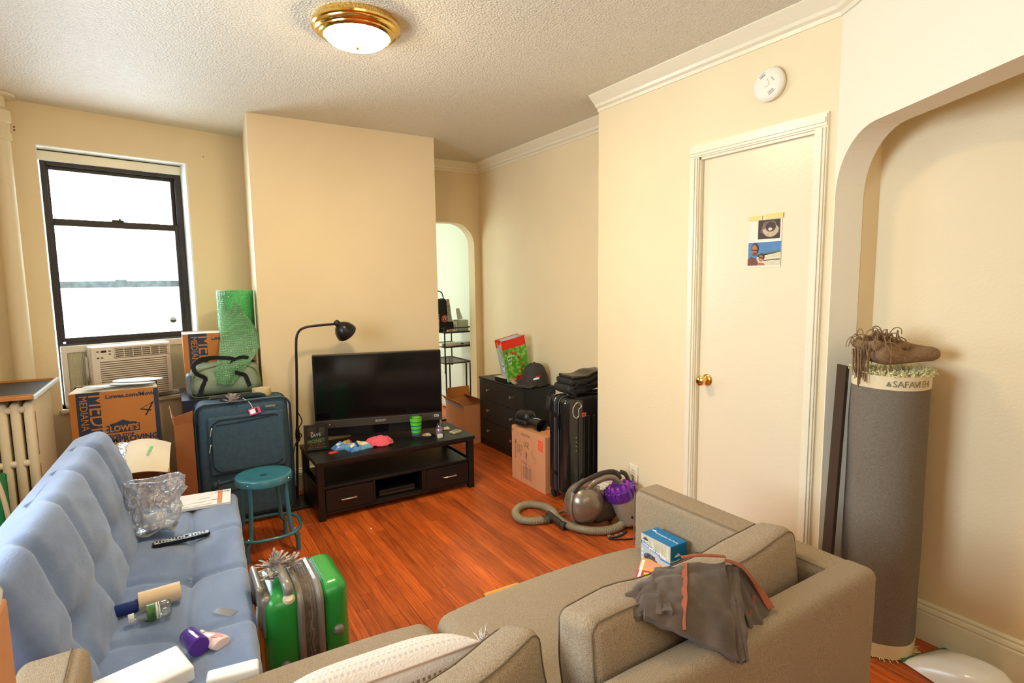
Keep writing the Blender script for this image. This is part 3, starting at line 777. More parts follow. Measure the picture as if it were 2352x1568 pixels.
g = thing('green_pencil', 'green pencil-like stick on the sofa seat left of the pink box', 'pencil', (1.285, 1.335, .4475))
tb('shaft', mat('green_paint', srgb(40, 160, 90), .4), g, [(-.03, .012, 0), (0, .002, 0), (.045, -.012, 0)], .0045, 8)
tb('tip', mat('green_tip', srgb(90, 190, 130), .4), g, [(-.03, .012, 0), (-.042, .016, -.001)], .003, 8, rfun=lambda t: .0042*(1-t)+.001)
g = thing('torn_label', 'curled torn white paper scrap standing up behind the sofa cushion', 'paper', (1.14, 1.31, .444))
sh('scrap', M_paper, g, lambda u, v: ((u-.5)*.035*(1-v*.75), .012*math.sin(v*2.4), v*.058), 6, 10, .0008)
sh('scrap', mat('printed_scrap', srgb(225, 190, 150), .7), g, lambda u, v: (-.045+u*.05, -.03+v*.035, .004+.006*math.sin(u*4+v*3)), 8, 6, .0008)

# ------------------------------------------------------------------ futon
fu = thing('futon', 'blue tufted microsuede click-back futon along the left side', 'sofa bed', (.0, 2.2, 0))
FX0, FX1, FY0, FY1 = -.250, .205, 1.640, 3.235
fu.rotation_euler = (0, 0, R(-3.4))
tuf = [(x, y) for y in (1.98, 2.38, 2.80) for x in (0.005,)]
def seat_f(p):
    p = p.copy(); X = p.x+(FX0+FX1)/2; Y = p.y+(FY0+FY1)/2
    if p.z > 0:
        d = 0
        for tx, ty in tuf:
            r_ = math.hypot((X-tx), (Y-ty)*.8); d -= .020*math.exp(-(r_/.035)**2) + .016*math.exp(-(r_/.12)**2)
        for ty in (1.98, 2.38, 2.80):
            d -= .013*math.exp(-((Y-ty+.02*math.sin(X*9))/.016)**2)
        d -= .013*math.exp(-((X-.005+.006*math.sin(Y*7))/.013)**2)
        d += .004*nz(X*6, Y*6)+.0016*nz(X*30, Y*9)+.008*abs(math.sin((X-.005)/.24*math.pi))*(1 if abs(X) < .22 else .2)
        p.z += d
    elif p.z < 0: p.z += 0
    p.x += .003*nz(p.y*14, p.z*8)*(1 if p.x > 0 else 0)
    return p
soft('seat_pad', M_futon, fu, (FX1-FX0, FY1-FY0, .15), .035, Matrix.Translation(((FX0+FX1)/2, (FY0+FY1)/2-2.2, .325)), seat_f, n=110)
# reclined back pad: local x runs up the slope, y along, z outwards
BL = .50
bt = Matrix.Translation((-.185, (FY0+FY1)/2-2.2, .355)) @ Matrix.Rotation(R(-107), 4, 'Y')
tb_ = [(u, v) for v in (-.52, -.17, .17, .52) for u in (.20,)]
def back_f(p):
    p = p.copy(); U = p.x+BL/2; V_ = p.y
    if p.z < 0:
        d = 0
        for tu, tv in tb_:
            r_ = math.hypot(U-tu, V_-tv); d += .030*math.exp(-(r_/.05)**2)+.012*math.exp(-(r_/.12)**2)
        for tv in (-.52, -.17, .17, .52): d += .022*math.exp(-((V_-tv+.03*math.sin(U*6))/.028)**2)
        d += .016*math.exp(-((U-.20)/.035)**2)*.6
        d += .006*nz(U*7, V_*7)+.002*nz(U*26, V_*12)
        p.z += d-.022*math.sin(math.pi*min(1, max(0, U/BL)))
    if U > BL*.6 and p.z < 0: p.z += 0
    return p
soft('back_pad', M_futon, fu, (BL, FY1-FY0+.0, .15), .045, bt @ Matrix.Translation((BL/2, 0, .08)), back_f, n=90)
for tx, ty in tuf[:1]+tuf[1:]: lt('tuft_button', mat('tuft_button_cloth', srgb(120, 140, 175), .8), fu, [(0, .006), (.006, .005), (.009, 0), (0, -.004)], 14, Matrix.Translation((tx, ty-2.2, .378)))
bx('frame_rail', M_black, fu, FX0+.02, FX1-.03, FY0+.05-2.2, FY0+.09-2.2, .215, .255); bx('frame_rail', M_black, fu, FX0+.02, FX1-.03, FY1-.09-2.2, FY1-.05-2.2, .215, .255)
for x_ in (FX0+.05, FX1-.06):
    for y_ in (FY0+.07, FY1-.07): tb('leg', M_chrome, fu, [(x_, y_-2.2, .22), (x_, y_-2.2, 0)], .016, 14)

SZ = .405
# clear bag with a white appliance inside
cb = thing('clear_plastic_bag', 'crinkled clear plastic bag standing on the blue futon seat against its back', 'bag', mtx=Matrix.Translation((-.105, 2.86, SZ+.012)) @ Matrix.Rotation(R(-30), 4, 'Z'))
def bagsurf(u, v, k=1.0):
    a = 2*math.pi*u; w = .10+.035*v; d = .075*(1-v)**.7+.006
    x = math.cos(a)*w; y = math.sin(a)*d
    h = .225+.022*math.cos(a*1.0+.6)
    r_ = .016*nz(math.cos(a)*3.1, math.sin(a)*3.1, v*6)+.009*nz(math.cos(a)*9, math.sin(a)*9, v*16)
    s = min(1, v/.10)**.5
    return Vector((x*s+r_*math.cos(a)*1.2, y*s+r_+.03*v, v*h+.012*nz(a, v*4)))
bm = B(); NU, NV = 64, 44
g_ = [[bm.verts.new(bagsurf(i/NU, j/NV)) for j in range(NV+1)] for i in range(NU)]
for i in range(NU):
    for j in range(NV): bm.faces.new((g_[i][j], g_[(i+1) % NU][j], g_[(i+1) % NU][j+1], g_[i][j+1]))
fin(bm, 'film', M_clearbag, cb)
tb('gathered_mouth', M_clearbag, cb, [bagsurf(i/40, 1)+Vector((0, 0, .001)) for i in range(40)], .0035, 5, closed=True)
wa = thing('hair_dryer', 'white rounded appliance with a beige cord inside the clear plastic bag', 'appliance', mtx=Matrix.Translation((-.10, 2.86, SZ+.055)) @ Matrix.Rotation(R(-30), 4, 'Z'))
bm = B(); lathe(bm, [(0, -.035), (.028, -.033), (.044, -.018), (.05, .0), (.044, .022), (.026, .036), (0, .04)], 24); fin(bm, 'housing', M_plastic_w, wa, True)
lt('nozzle', M_plastic_w, wa, [(0, 0), (.018, 0), (.022, .06), (.02, .06), (.016, .004)], 18, Matrix.Translation((.03, .0, -.01)) @ Matrix.Rotation(R(100), 4, 'Y'))
M_cord = mat('beige_cord', srgb(205, 188, 165), .5)
tb('cord', M_cord, wa, [(.03, -.03, -.03), (.0, -.055, -.042), (-.05, -.05, -.04), (-.085, -.02, -.03), (-.09, .0, .03), (-.06, .0, .09), (-.075, -.01, .12), (-.05, -.02, .10), (-.03, -.03, .03), (-.06, -.04, -.03), (0, -.05, -.038), (.045, -.03, -.02), (.05, .0, .01)], .0034, 6, 6)

# mail
ml = thing('magazine', 'orange-edged magazine under the white envelopes on the futon', 'magazine', (.105, 3.155, SZ), R(-6))
bx('pages', M_paper, ml, -.125, .125, -.100, .100, 0, .014, .001)
flat('cover_band', mat('print_orange', srgb(215, 140, 70), .5), ml, rect(.022, .196, .065, -.098), Matrix.Translation((0, 0, .014)), .0005)
text('VOICE', .026, mat('print_grey', srgb(120, 130, 150), .5), ml, Matrix.Translation((.045, .062, .0145)), .0004)
for lb, lx, ly, rz, zz in (('lower white envelope on top of the magazine on the futon', .055, 3.13, -4, .0150), ('topmost white window envelope of the mail on the futon', .075, 3.165, 3, .0168)):
    t = thing('envelope', lb, 'envelope', (lx, ly, SZ+zz), R(rz), 'mail on the futon')
    bx('sheet', M_paper, t, -.09, .09, -.055, .055, 0, .0012, 0)
    flat('window', mat('glassine', (.6, .63, .66), .3), t, rect(.05, .018, .01, -.025), Matrix.Translation((0, 0, .0012)), .0002)
    flat('flap_line', M_paperg, t, rect(.17, .0012, -.085, .02), Matrix.Translation((0, 0, .0012)), .0002)
# remote
rm = thing('remote_control', 'long black remote control with silver button face on the blue futon', 'remote', mtx=Matrix.Translation((.0, 2.715, SZ-.001)) @ Matrix.Rotation(R(2), 4, 'Z'))
bm = B(); prism(bm, [(-.108, -.010), (-.10, -.021), (0, -.024), (.095, -.021), (.108, -.008), (.108, .008), (.095, .021), (0, .024), (-.10, .021), (-.108, .010)], 0, .016); bmesh.ops.bevel(bm, geom=bm.edges[:], offset=.002, segments=2, affect='EDGES'); fin(bm, 'case', M_black, rm)
flat('button_face', mat('grey_face', srgb(168, 172, 178), .35), rm, [(-.10, -.015), (.10, -.015), (.104, 0), (.10, .015), (-.10, .015)], Matrix.Translation((0, 0, .016)), .0008)
for i in range(16):
    for j in range(4):
        if i in (9, 10) and j in (1, 2): continue
        bx('button', M_black if (i+j) % 5 else M_paper, rm, -.094+i*.0118, -.094+i*.0118+.0062, -.0125+j*.0068, -.0125+j*.0068+.0042, .0166, .0186, .0006, seg=1)
lt('button', M_dk, rm, [(0, .019), (.007, .019), (.008, .0166)], 16, Matrix.Translation((.018, 0, 0)))
# lint roller
M_lint = mat('peach_adhesive_roll', srgb(232, 205, 170), .6); M_bluep = mat('deep_blue_handle', srgb(28, 50, 120), .25, coat=.3)
lr = thing('lint_roller', 'lint roller with deep blue handle and peach paper roll on the futon', 'lint roller', mtx=Matrix.Translation((-.226, 2.185, SZ+.020)) @ Matrix.Rotation(R(4), 4, 'Z') @ Matrix.Rotation(R(90), 4, 'Y') @ Matrix.Diagonal((1.2, 1.2, 1.06, 1)))
lt('handle', M_bluep, lr, [(0, 0), (.013, .001), (.016, .006), (.0165, .07), (.019, .080), (0, .082)], 24)
lt('paper_roll', M_lint, lr, [(.019, .084), (.0255, .082), (.0255, .198), (.019, .198), (.019, .19), (.016, .188), (.016, .198), (.012, .198), (.012, .10)], 32, Matrix.Translation((-.008, 0, 0)))
lt('end_cap', M_dk, lr, [(0, .194), (.012, .194)], 20, Matrix.Translation((-.008, 0, 0)))
# water bottle lying down
wbm = Matrix.Translation((-.165, 2.10, SZ+.025)) @ Matrix.Rotation(R(6), 4, 'Z') @ Matrix.Rotation(R(90), 4, 'Y') @ Matrix.Diagonal((1.28, 1.28, 1, 1))
bt_ = thing('water_bottle', 'small clear plastic bottle with white cap and green label lying on the futon', 'bottle', mtx=wbm)
lt('bottle_body', M_clear, bt_, [(.009, .012), (.009, .020), (.012, .028), (.019, .045), (.0205, .05), (.0205, .083), (.019, .086), (.0205, .090), (.0205, .112), (.018, .119), (.010, .121), (0, .117)], 28)
lt('cap', M_plastic_w, bt_, [(0, 0), (.0105, 0), (.0115, .002), (.0115, .016), (.0, .016)], 24)
lt('label', mat('green_label', srgb(40, 96, 34), .4, col2=srgb(90, 140, 60), noise_scale=40), bt_, [(.0209, .052), (.0209, .074)], 28)
lt('label_band', M_paper, bt_, [(.0210, .076), (.0210, .081)], 28)
lt('label_band', M_paper, bt_, [(.0211, .084), (.0211, .087)], 28)
# jar and lotion bottle
M_purp = mat('deep_purple_plastic', srgb(84, 34, 150), .15, coat=.5)
jr = thing('cream_jar', 'shiny purple jar lying on its side on the futon', 'jar', mtx=Matrix.Translation((-.004, 1.90, SZ+.025)) @ Matrix.Rotation(R(108), 4, 'Z') @ Matrix.Rotation(R(90), 4, 'Y') @ Matrix.Rotation(R(180), 4, 'X') @ Matrix.Scale(1.1, 4))
lt('jar_body', M_purp, jr, [(0, .0), (.022, .001), (.0245, .005), (.0245, .058), (.0, .058)], 36)
lt('lid', M_purp, jr, [(0, .0), (.0258, .0), (.0262, .004), (.0262, .018), (.024, .021), (0, .0212)], 36, Matrix.Translation((0, 0, .0585)))
for k in range(5): flat('label_print', M_plastic_w, jr, rect(.0016, .018-.003*(k % 3), -.012+k*.005, .02), axes((0, .0248, 0), (1, 0, 0), (0, 0, 1)), .0003)
lo = thing('lotion_bottle', 'pale pink teardrop lotion bottle lying beside the purple jar', 'bottle', mtx=Matrix.Translation((.03, 1.915, SZ+.012)) @ Matrix.Rotation(R(-62), 4, 'Z') @ Matrix.Rotation(R(90), 4, 'Y') @ Matrix.Scale(1.22, 4))
bm = B(); lathe(bm, [(0, .0), (.008, .0), (.0085, .014), (0, .014)], 20, Matrix.Scale(1, 4)); fin(bm, 'cap', M_plastic_w, lo, True)
bm = B(); lathe(bm, [(0, .014), (.010, .015), (.015, .03), (.022, .055), (.025, .078), (.022, .09), (0, .093)], 28, Matrix.Scale(.55, 4, (1, 0, 0))); fin(bm, 'bottle_body', mat('pale_pink_plastic', srgb(240, 212, 206), .25), lo, True)
flat('pink_print', mat('rose_print', srgb(222, 140, 140), .4), lo, [(-.010, .055), (.012, .06), (.009, .083), (-.004, .074)], axes((-.0139, 0, 0), (0, 1, 0), (0, 0, 1)) @ Matrix.Translation((0, 0, -.0)), .0006)
# clear sticky strip
cs = thing('clear_strip', 'rounded clear plastic strip stuck on the blue futon seat', 'sticker', mtx=Matrix.Translation((.105, 2.02, SZ+.001)) @ Matrix.Rotation(R(-48), 4, 'Z'))
flat('film', M_tape, cs, [(.035*sx_+.006*math.cos(a), .010*sy_+.006*math.sin(a)) for sx_, sy_, a0 in ((1, 1, 0), (-1, 1, 90), (-1, -1, 180), (1, -1, 270)) for a in (R(a0+k*22.5) for k in range(5))], Matrix.Identity(4), .0006)
tb('film_edge', M_tape, cs, [(.035*sx_+.006*math.cos(a), .010*sy_+.006*math.sin(a), .001) for sx_, sy_, a0 in ((1, 1, 0), (-1, 1, 90), (-1, -1, 180), (1, -1, 270)) for a in (R(a0+k*22.5) for k in range(5))], .0007, 4, closed=True)
# white laptop-like slabs at the near end
wl = thing('white_tray', 'bright white plastic lid with rounded corner at the near end of the futon', 'lid', mtx=axes((-.058, 1.792, SZ+.050), (.057, -.185, -.004), (-.20, -.06, 0)))
wl.matrix_world = Matrix.Translation((-.10, 1.735, SZ+.003)) @ Matrix.Rotation(R(16), 4, 'Z')
soft('shell', mat('bright_white_plastic', (.92, .93, .93), .25), wl, (.22, .14, .045), .008, Matrix.Translation((-.02, .0, .024)), n=4)
wl = thing('white_tray', 'smaller bright white plastic slab right of the white lid near the sofa', 'lid', mtx=Matrix.Translation((.095, 1.63, SZ+.0015)) @ Matrix.Rotation(R(-8), 4, 'Z'))
soft('shell', mat('bright_white_plastic', (.92, .93, .93), .25), wl, (.13, .05, .04), .008, Matrix.Translation((0, 0, .021)), n=4)
# cardboard panel at the left frame edge
cp_ = thing('cardboard_panel', 'tall orange-brown cardboard box standing behind the sofa at the left foreground edge', 'box', (-.272, .64, 0))
bx('panel', M_cardpk, cp_, -.13, .1235, -.20, .06, 0, 1.20, .003)
bx('tape', M_tape, cp_, -.01, .03, -.202, .062, 1.1995, 1.2015, 0)
lt('white_knob', M_plastic_w, cp_, [(0, .0), (.012, 0), (.014, .012), (.010, .022), (0, .024)], 20, Matrix.Translation((.110, .046, 1.200)))
# ------------------------------------------------------------------ TV stand
ts = thing('tv_stand', 'low black wooden television stand with two drawers and silver pulls', 'tv stand', (1.295, 3.75, 0))
def T(x0, x1, y0, y1, z0, z1): return (x0-1.295, x1-1.295, y0-3.75, y1-3.75, z0, z1)
bx('top', M_blackw, ts, *T(.735, 1.855, 3.505, 3.99, .362, .388), .003)
for x0, x1 in ((.742, .785), (1.805, 1.848)):
    for y0, y1 in ((3.515, 3.56), (3.935, 3.98)): bx('leg', M_blackw, ts, *T(x0, x1, y0, y1, 0, .362), .003)
bx('apron', M_blackw, ts, *T(.785, 1.805, 3.522, 3.545, .345, .362), .001)
bx('shelf', M_blackw, ts, *T(.785, 1.805, 3.53, 3.97, .197, .215), .002)
bx('bottom', M_blackw, ts, *T(.785, 1.805, 3.53, 3.97, .045, .06), .002)
bx('rail', M_blackw, ts, *T(.785, 1.805, 3.525, 3.545, .032, .047), .002)
for x0, x1 in ((1.097, 1.113), (1.443, 1.459)): bx('divider', M_blackw, ts, *T(x0, x1, 3.525, 3.97, .06, .197), .001)
for x0, x1 in ((.745, .755), (1.835, 1.845)): bx('side_panel', M_blackw, ts, *T(x0, x1, 3.56, 3.935, .045, .215), .001)
bx('back_panel', M_blackw, ts, *T(.785, 1.805, 3.965, 3.975, .05, .215), .001)
for x0, x1, hx in ((.790, 1.094, .932), (1.478, 1.800, 1.648)):
    d = bx('drawer', M_blackw, ts, *T(x0, x1, 3.517, 3.54, .054, .194), .002)
    tb('pull', M_silver, d, [(hx-1.295-.048, 3.517-3.75, .124), (hx-1.295-.048, 3.497-3.75, .124), (hx-1.295+.048, 3.497-3.75, .124), (hx-1.295+.048, 3.517-3.75, .124)], .0048, 8)
bx('filler', M_blackw, ts, *T(1.459, 1.478, 3.525, 3.54, .054, .194), .001)
md = thing('cable_box', 'black media box in the centre cubby of the tv stand', 'media box', (1.275, 3.66, .06))
bx('case', M_black, md, -.13, .13, -.10, .14, .002, .045, .004); bx('front_strip', M_vacdk, md, -.125, .125, -.1015, -.10, .012, .02, 0)
lt('foot', M_dk, md, [(0, 0), (.01, 0), (.01, .003), (0, .003)], 12, Matrix.Translation((-.1, -.07, 0)))

# television
tv = thing('television', 'large black flat television switched off on the low stand', 'television', mtx=Matrix.Translation((1.28, 3.872, .388)) @ Matrix.Rotation(R(-16), 4, 'Z'))
bx('case', mat('black_bezel', (.01, .01, .01), .25), tv, -.448, .448, -.012, .045, .092, .615, .006)
bx('screen', mat('dark_screen_glass', (.004, .004, .005), .09, spec=.5), tv, -.436, .436, -.0135, -.0125, .160, .603, 0)
bx('lower_bezel', mat('gunmetal_bezel', srgb(74, 70, 64), .35, .3), tv, -.446, .446, -.020, -.012, .094, .150, .003)
text('SONY', .022, mat('logo_silver', srgb(190, 190, 185), .4, .3), tv, axes((0, -.0206, .117), (1, 0, 0), (0, 0, 1)), .0006, 'CENTER', 1.3)
bx('standby_led', mat('red_led', (.8, .02, .01), .4, emit=(1, .05, .02), emit_s=2), tv, -.352, -.348, -.0212, -.0200, .120, .124, 0)
flat('energy_sticker', M_paper, tv, rect(.034, .015, .385, .120), axes((0, -.0202, 0), (1, 0, 0), (0, 0, 1)), .0004)
flat('energy_mark', M_ink, tv, rect(.009, .009, .389, .123), axes((0, -.0206, 0), (1, 0, 0), (0, 0, 1)), .0004)
flat('energy_mark', mat('sticker_olive', srgb(130, 130, 90), .5), tv, rect(.015, .009, .401, .123), axes((0, -.0206, 0), (1, 0, 0), (0, 0, 1)), .0004)
bx('speaker_base', M_black, tv, -.43, .43, .0, .03, .030, .094, .003)
bx('neck', M_black, tv, -.06, .06, .0, .04, .008, .10, .004)
bm = B(); prism(bm, [(-.24, -.085), (.24, -.085), (.20, .12), (-.20, .12)], 0, .011); bmesh.ops.bevel(bm, geom=bm.edges[:], offset=.002, segments=2, affect='EDGES'); fin(bm, 'foot', M_black, tv)

TZ = .388
# framed money box
fr = thing('money_box_frame', 'black shadow-box frame reading SAVE MONEY leaning on the tv stand', 'frame', mtx=Matrix.Translation((.808, 3.79, TZ+.003)) @ Matrix.Rotation(R(-8), 4, 'Z') @ Matrix.Rotation(R(-5), 4, 'X'))
bm = B()
for a in ((-.075, -.059, -.02, .02, 0, .17), (.059, .075, -.02, .02, 0, .17), (-.059, .059, -.02, .02, 0, .016), (-.059, .059, -.02, .02, .154, .17)): box(bm, *a, .0015, 1)
fin(bm, 'frame', M_blackw, fr)
bx('back_board', mat('chalkboard', (.03, .028, .026), .6), fr, -.059, .059, .006, .012, .016, .154, 0)
FM = axes((0, .0055, 0), (1, 0, 0), (0, 0, 1))
text('SAVE', .030, M_paperg, fr, FM @ Matrix.Translation((0, .088, 0)) @ Matrix.Rotation(R(6), 4, 'Z'), .0006, 'CENTER')
text('MONEY', .033, mat('money_green', srgb(110, 160, 80), .6), fr, FM @ Matrix.Translation((0, .048, 0)) @ Matrix.Rotation(R(4), 4, 'Z'), .001, 'CENTER')
flat('pig', mat('pig_pink', srgb(226, 150, 150), .6), fr, [(-.025+.009*math.cos(a), .116+.007*math.sin(a)) for a in (2*math.pi*i/14 for i in range(14))], FM, .0005)
bm = B(); rnd = random.Random(3)
for k in range(60): lathe(bm, [(0, 0), (.006, 0), (.006, .0015), (0, .0015)], 8, Matrix.Translation((rnd.uniform(-.052, .052), rnd.uniform(-.010, .004), .019+rnd.uniform(0, .018))) @ Matrix.Rotation(rnd.uniform(-1, 1), 4, 'X') @ Matrix.Rotation(rnd.uniform(-1, 1), 4, 'Y'))
c = fin(bm, 'coins', mat('copper_coin', srgb(160, 100, 60), .35, .7), fr); c['kind'] = 'stuff'
bx('glass', M_pane, fr, -.059, .059, -.016, -.014, .016, .154, 0)
# snack bags
M_chip = mat('blue_snack_foil', srgb(40, 110, 180), .3, spec=.6, col2=srgb(120, 180, 215), noise_scale=18); M_chipw = mat('cream_snack_print', srgb(236, 224, 190), .35)
def crumple(name, label, cat, loc, rz, w, d, h, m, seed, twist=0, nu=22, nv=16):
    t = thing(name, label, cat, loc, rz)
    def fn(u, v):
        x = (u-.5)*w; y = (v-.5)*d
        e = max(0, (1-abs(2*u-1)**2.5))**.7*max(0, 1-abs(2*v-1)**2)**.5
        return Vector((x+.004*nz(v*6, seed), y+.006*nz(u*5, seed+3), .002+h*e*(.75+.6*nz(u*3+seed, v*3)) + .004*abs(nz(u*9+seed, v*9))))
    bm = B(); g1 = [[bm.verts.new(fn(i/nu, j/nv)) for j in range(nv+1)] for i in range(nu+1)]
    g0 = [[bm.verts.new(Vector((fn(i/nu, j/nv).x, fn(i/nu, j/nv).y, .0006))) for j in range(nv+1)] for i in range(nu+1)]
    for i in range(nu):
        for j in range(nv):
            bm.faces.new((g1[i][j], g1[i+1][j], g1[i+1][j+1], g1[i][j+1])); bm.faces.new((g0[i][j], g0[i][j+1], g0[i+1][j+1], g0[i+1][j]))
    for i in range(nu):
        for j in (0, nv): bm.faces.new((g1[i][j], g0[i][j], g0[i+1][j], g1[i+1][j]))
    for j in range(nv):
        for i in (0, nu): bm.faces.new((g1[i][j], g0[i][j], g0[i][j+1], g1[i][j+1]))
    fin(bm, 'foil', m, t, True, ang=60)
    t['fn'] = 0
    return t, fn
def patch(t, fn, name, m, u0, u1, v0, v1, up=.0015):
    return sh(name, m, t, lambda u, v: fn(u0+(u1-u0)*u, v0+(v1-v0)*v)+Vector((0, 0, up)), 10, 10, .0008)
t, f1 = crumple('snack_bag', 'rolled blue snack bag lying beside the SAVE MONEY frame', 'snack bag', (.975, 3.735, TZ), R(4), .155, .07, .056, M_chip, 2.2)
patch(t, f1, 'printed_patch', mat('tan_snack_print', srgb(176, 140, 100), .4), .45, .75, .2, .7)
patch(t, f1, 'printed_word', M_paper, .12, .3, .25, .55); patch(t, f1, 'printed_dot', M_red, .8, .94, .3, .7)
t, f2 = crumple('snack_bag', 'open cream and blue snack bag nearer the middle of the tv stand', 'snack bag', (1.055, 3.665, TZ), R(12), .16, .09, .056, M_chip, 7.7)
patch(t, f2, 'printed_patch', M_chipw, .42, .92, .22, .85); patch(t, f2, 'printed_stripe', mat('snack_navy', srgb(40, 50, 110), .4), .30, .38, .08, .9); patch(t, f2, 'printed_patch', M_chipw, .08, .26, .3, .85)
t, f3 = crumple('candy_wrapper', 'small red candy wrapper on the left front of the tv stand', 'wrapper', (.885, 3.665, TZ), R(20), .058, .032, .012, mat('red_wrapper', srgb(205, 66, 50), .4), 4)
# pink cloth
pc = thing('pink_cloth', 'crumpled coral pink cloth on the tv stand', 'cloth', (1.20, 3.685, TZ))
M_pkc = mat('coral_cloth', srgb(238, 96, 110), .9, noise_amt=.12, noise_scale=30, sheen=.2)
def pcf(u, v):
    x = (u-.5)*.15; y = (v-.5)*.13
    return (x+.02*math.sin(v*5), y+.012*math.sin(u*7), .004+.062*max(0, 1-((u-.55)**2+(v-.6)**2)*3.6)*(.6+.5*abs(nz(u*5, v*5+3)))+.010*abs(math.sin(u*9+v*6)))
sh('folds', M_pkc, pc, pcf, 34, 34, .004)
tb('rolled_edge', M_pkc, pc, [(-.01, -.06, .008), (.02, -.072, .01), (.035, -.055, .018), (.015, -.045, .022), (-.01, -.05, .014)], .007, 8, 5, closed=True)
tb('rolled_edge', M_pkc, pc, [(-.06, -.03, .007), (-.03, .0, .02), (.02, .03, .034), (.06, .05, .03), (.085, .055, .022)], .009, 8, 5)
# green cup
cu = thing('plastic_cup', 'tall green and teal banded plastic tumbler on the tv stand', 'cup', (1.478, 3.69, TZ))
cpf = [(0, .03), (.012, .03)]
M_g1 = mat('lime_plastic', srgb(96, 205, 64), .25, coat=.3); M_g2 = mat('teal_band_plastic', srgb(34, 140, 112), .25, coat=.3); M_g3 = mat('slate_blue_band', srgb(70, 104, 130), .25)
def rz_(z): return .030+(.046-.030)*z/.16
lt('clear_base', M_clear, cu, [(0, .001), (.029, .001), (rz_(.025), .025), (0, .025)], 32)
for z0, z1, m_ in ((.025, .042, M_g3), (.042, .060, M_g1), (.060, .070, M_g2), (.070, .088, M_g1), (.088, .098, M_g2), (.098, .116, M_g1), (.116, .124, M_g2), (.124, .147, M_g1)):
    lt('band', m_, cu, [(rz_(z0), z0), (rz_(z1), z1), (rz_(z1)-.002, z1), (rz_(z0)-.002, z0)], 32, close=True)
lt('rim', M_clear, cu, [(rz_(.147), .147), (rz_(.16), .160), (rz_(.16)-.002, .160), (rz_(.147)-.002, .147)], 32, close=True)
lt('drink', mat('lime_drink', srgb(120, 190, 70), .2), cu, [(0, .138), (rz_(.138)-.003, .138)], 32)
# candle jar
cj = thing('candle_jar', 'lilac candle in a glass jar with a domed lid on the tv stand', 'candle', (1.645, 3.655, TZ))
lt('wax', mat('lilac_wax', srgb(180, 138, 160), .5), cj, [(0, .002), (.026, .002), (.029, .012), (.029, .046), (.0, .048)], 28)
lt('glass', M_clear, cj, [(0, .0), (.028, .0), (.0315, .01), (.0315, .05), (.026, .058), (.024, .062)], 28)
lt('collar', mat('plum_band', srgb(110, 60, 90), .4), cj, [(.0245, .058), (.0265, .058), (.0265, .062), (.0245, .062)], 28, close=True)
lt('lid', M_clear, cj, [(.024, .062), (.024, .068), (.020, .076), (.020, .084), (.012, .090), (0, .092)], 28)
t = thing('matchbox', 'tiny cream box in front of the candle jar', 'box', (1.622, 3.60, TZ), R(2)); bx('carton', mat('cream_card', srgb(235, 222, 190), .7), t, -.017, .017, -.012, .012, 0, .024, .001)
bx('tray_end', M_paperg, t, -.015, .015, -.0126, -.012, .003, .021, 0)
t = thing('playing_cards', 'flat decorated card pack at the right end of the tv stand', 'card pack', (1.775, 3.66, TZ), R(20)); bx('pack', mat('tan_card', srgb(206, 188, 150), .6, noise_amt=.3, noise_scale=60), t, -.038, .038, -.028, .028, 0, .011, .001)
flat('printed_border', M_cardw, t, [(-.034, -.024), (.034, -.024), (.034, .024), (-.034, .024)], Matrix.Translation((0, 0, .011)), .0003); flat('printed_art', mat('tan_art', srgb(170, 140, 100), .6, noise_amt=.5, noise_scale=90), t, [(-.028, -.018), (.028, -.018), (.028, .018), (-.028, .018)], Matrix.Translation((0, 0, .0113)), .0003)
t = thing('paper_slip', 'cream paper slip behind the candle jar on the tv stand', 'paper', (1.735, 3.80, TZ+.001), R(-14)); sh('sheet', mat('cream_paper', srgb(236, 214, 170), .8), t, lambda u, v: ((u-.5)*.10, (v-.5)*.07, .002+.004*u*v), 6, 6, .0008); tb('folded_edge', M_cardw, t, [(-.05, -.035, .003), (.05, -.035, .003)], .0012, 5)
t, f4 = crumple('snack_wrapper', 'crumpled orange printed wrapper between cup and candle', 'wrapper', (1.565, 3.715, TZ), R(-25), .07, .04, .012, mat('orange_wrapper', srgb(205, 150, 90), .4, col2=srgb(190, 200, 190), noise_scale=50), 9)
t = thing('black_cable', 'black cable lying across the tv stand behind the candle', 'cable', (1.58, 3.68, TZ+.004)); tb('cord', M_black, t, [(-.05, .06, 0), (0, .055, 0), (.03, .02, 0), (.02, -.03, 0), (-.04, -.045, 0), (-.08, -.02, 0)], .0035, 6, 6)
bx('plug', M_black, t, -.098, -.078, -.028, -.012, -.003, .008, .002)

# ------------------------------------------------------------------ floor lamp
fl = thing('floor_lamp', 'slim black floor lamp arching over the television', 'floor lamp', (.70, 3.965, 0))
FL = lambda x, y, z: (x-.70, y-3.965, z)
bx('base', M_black, fl, -.13, .06, -.17, .07, 0, .018, .003)
tb('pole', M_black, fl, [FL(.700, 3.965, .015), FL(.712, 3.965, .30), FL(.728, 3.965, .62), FL(.741, 3.965, .95), FL(.746, 3.965, 1.09), FL(.756, 3.965, 1.155), FL(.785, 3.965, 1.192), FL(.84, 3.965, 1.207), FL(.92, 3.962, 1.212), FL(1.005, 3.958, 1.216)], .0085, 12, 6)
lt('shade_cap', M_black, fl, [(0, .030), (.012, .028), (.020, .018), (.022, 0), (.020, -.02)], 24, Matrix.Translation(FL(1.028, 3.955, 1.215)) @ Matrix.Rotation(R(-38), 4, 'Y'))
lt('shade', M_black, fl, [(.0, .012), (.022, .008), (.045, -.010), (.064, -.038), (.073, -.068), (.075, -.085), (.072, -.085), (.070, -.066), (.060, -.038), (.042, -.012), (0, .006)], 40, Matrix.Translation(FL(1.040, 3.952, 1.205)) @ Matrix.Rotation(R(-42), 4, 'Y') @ Matrix.Rotation(R(18), 4, 'X'))
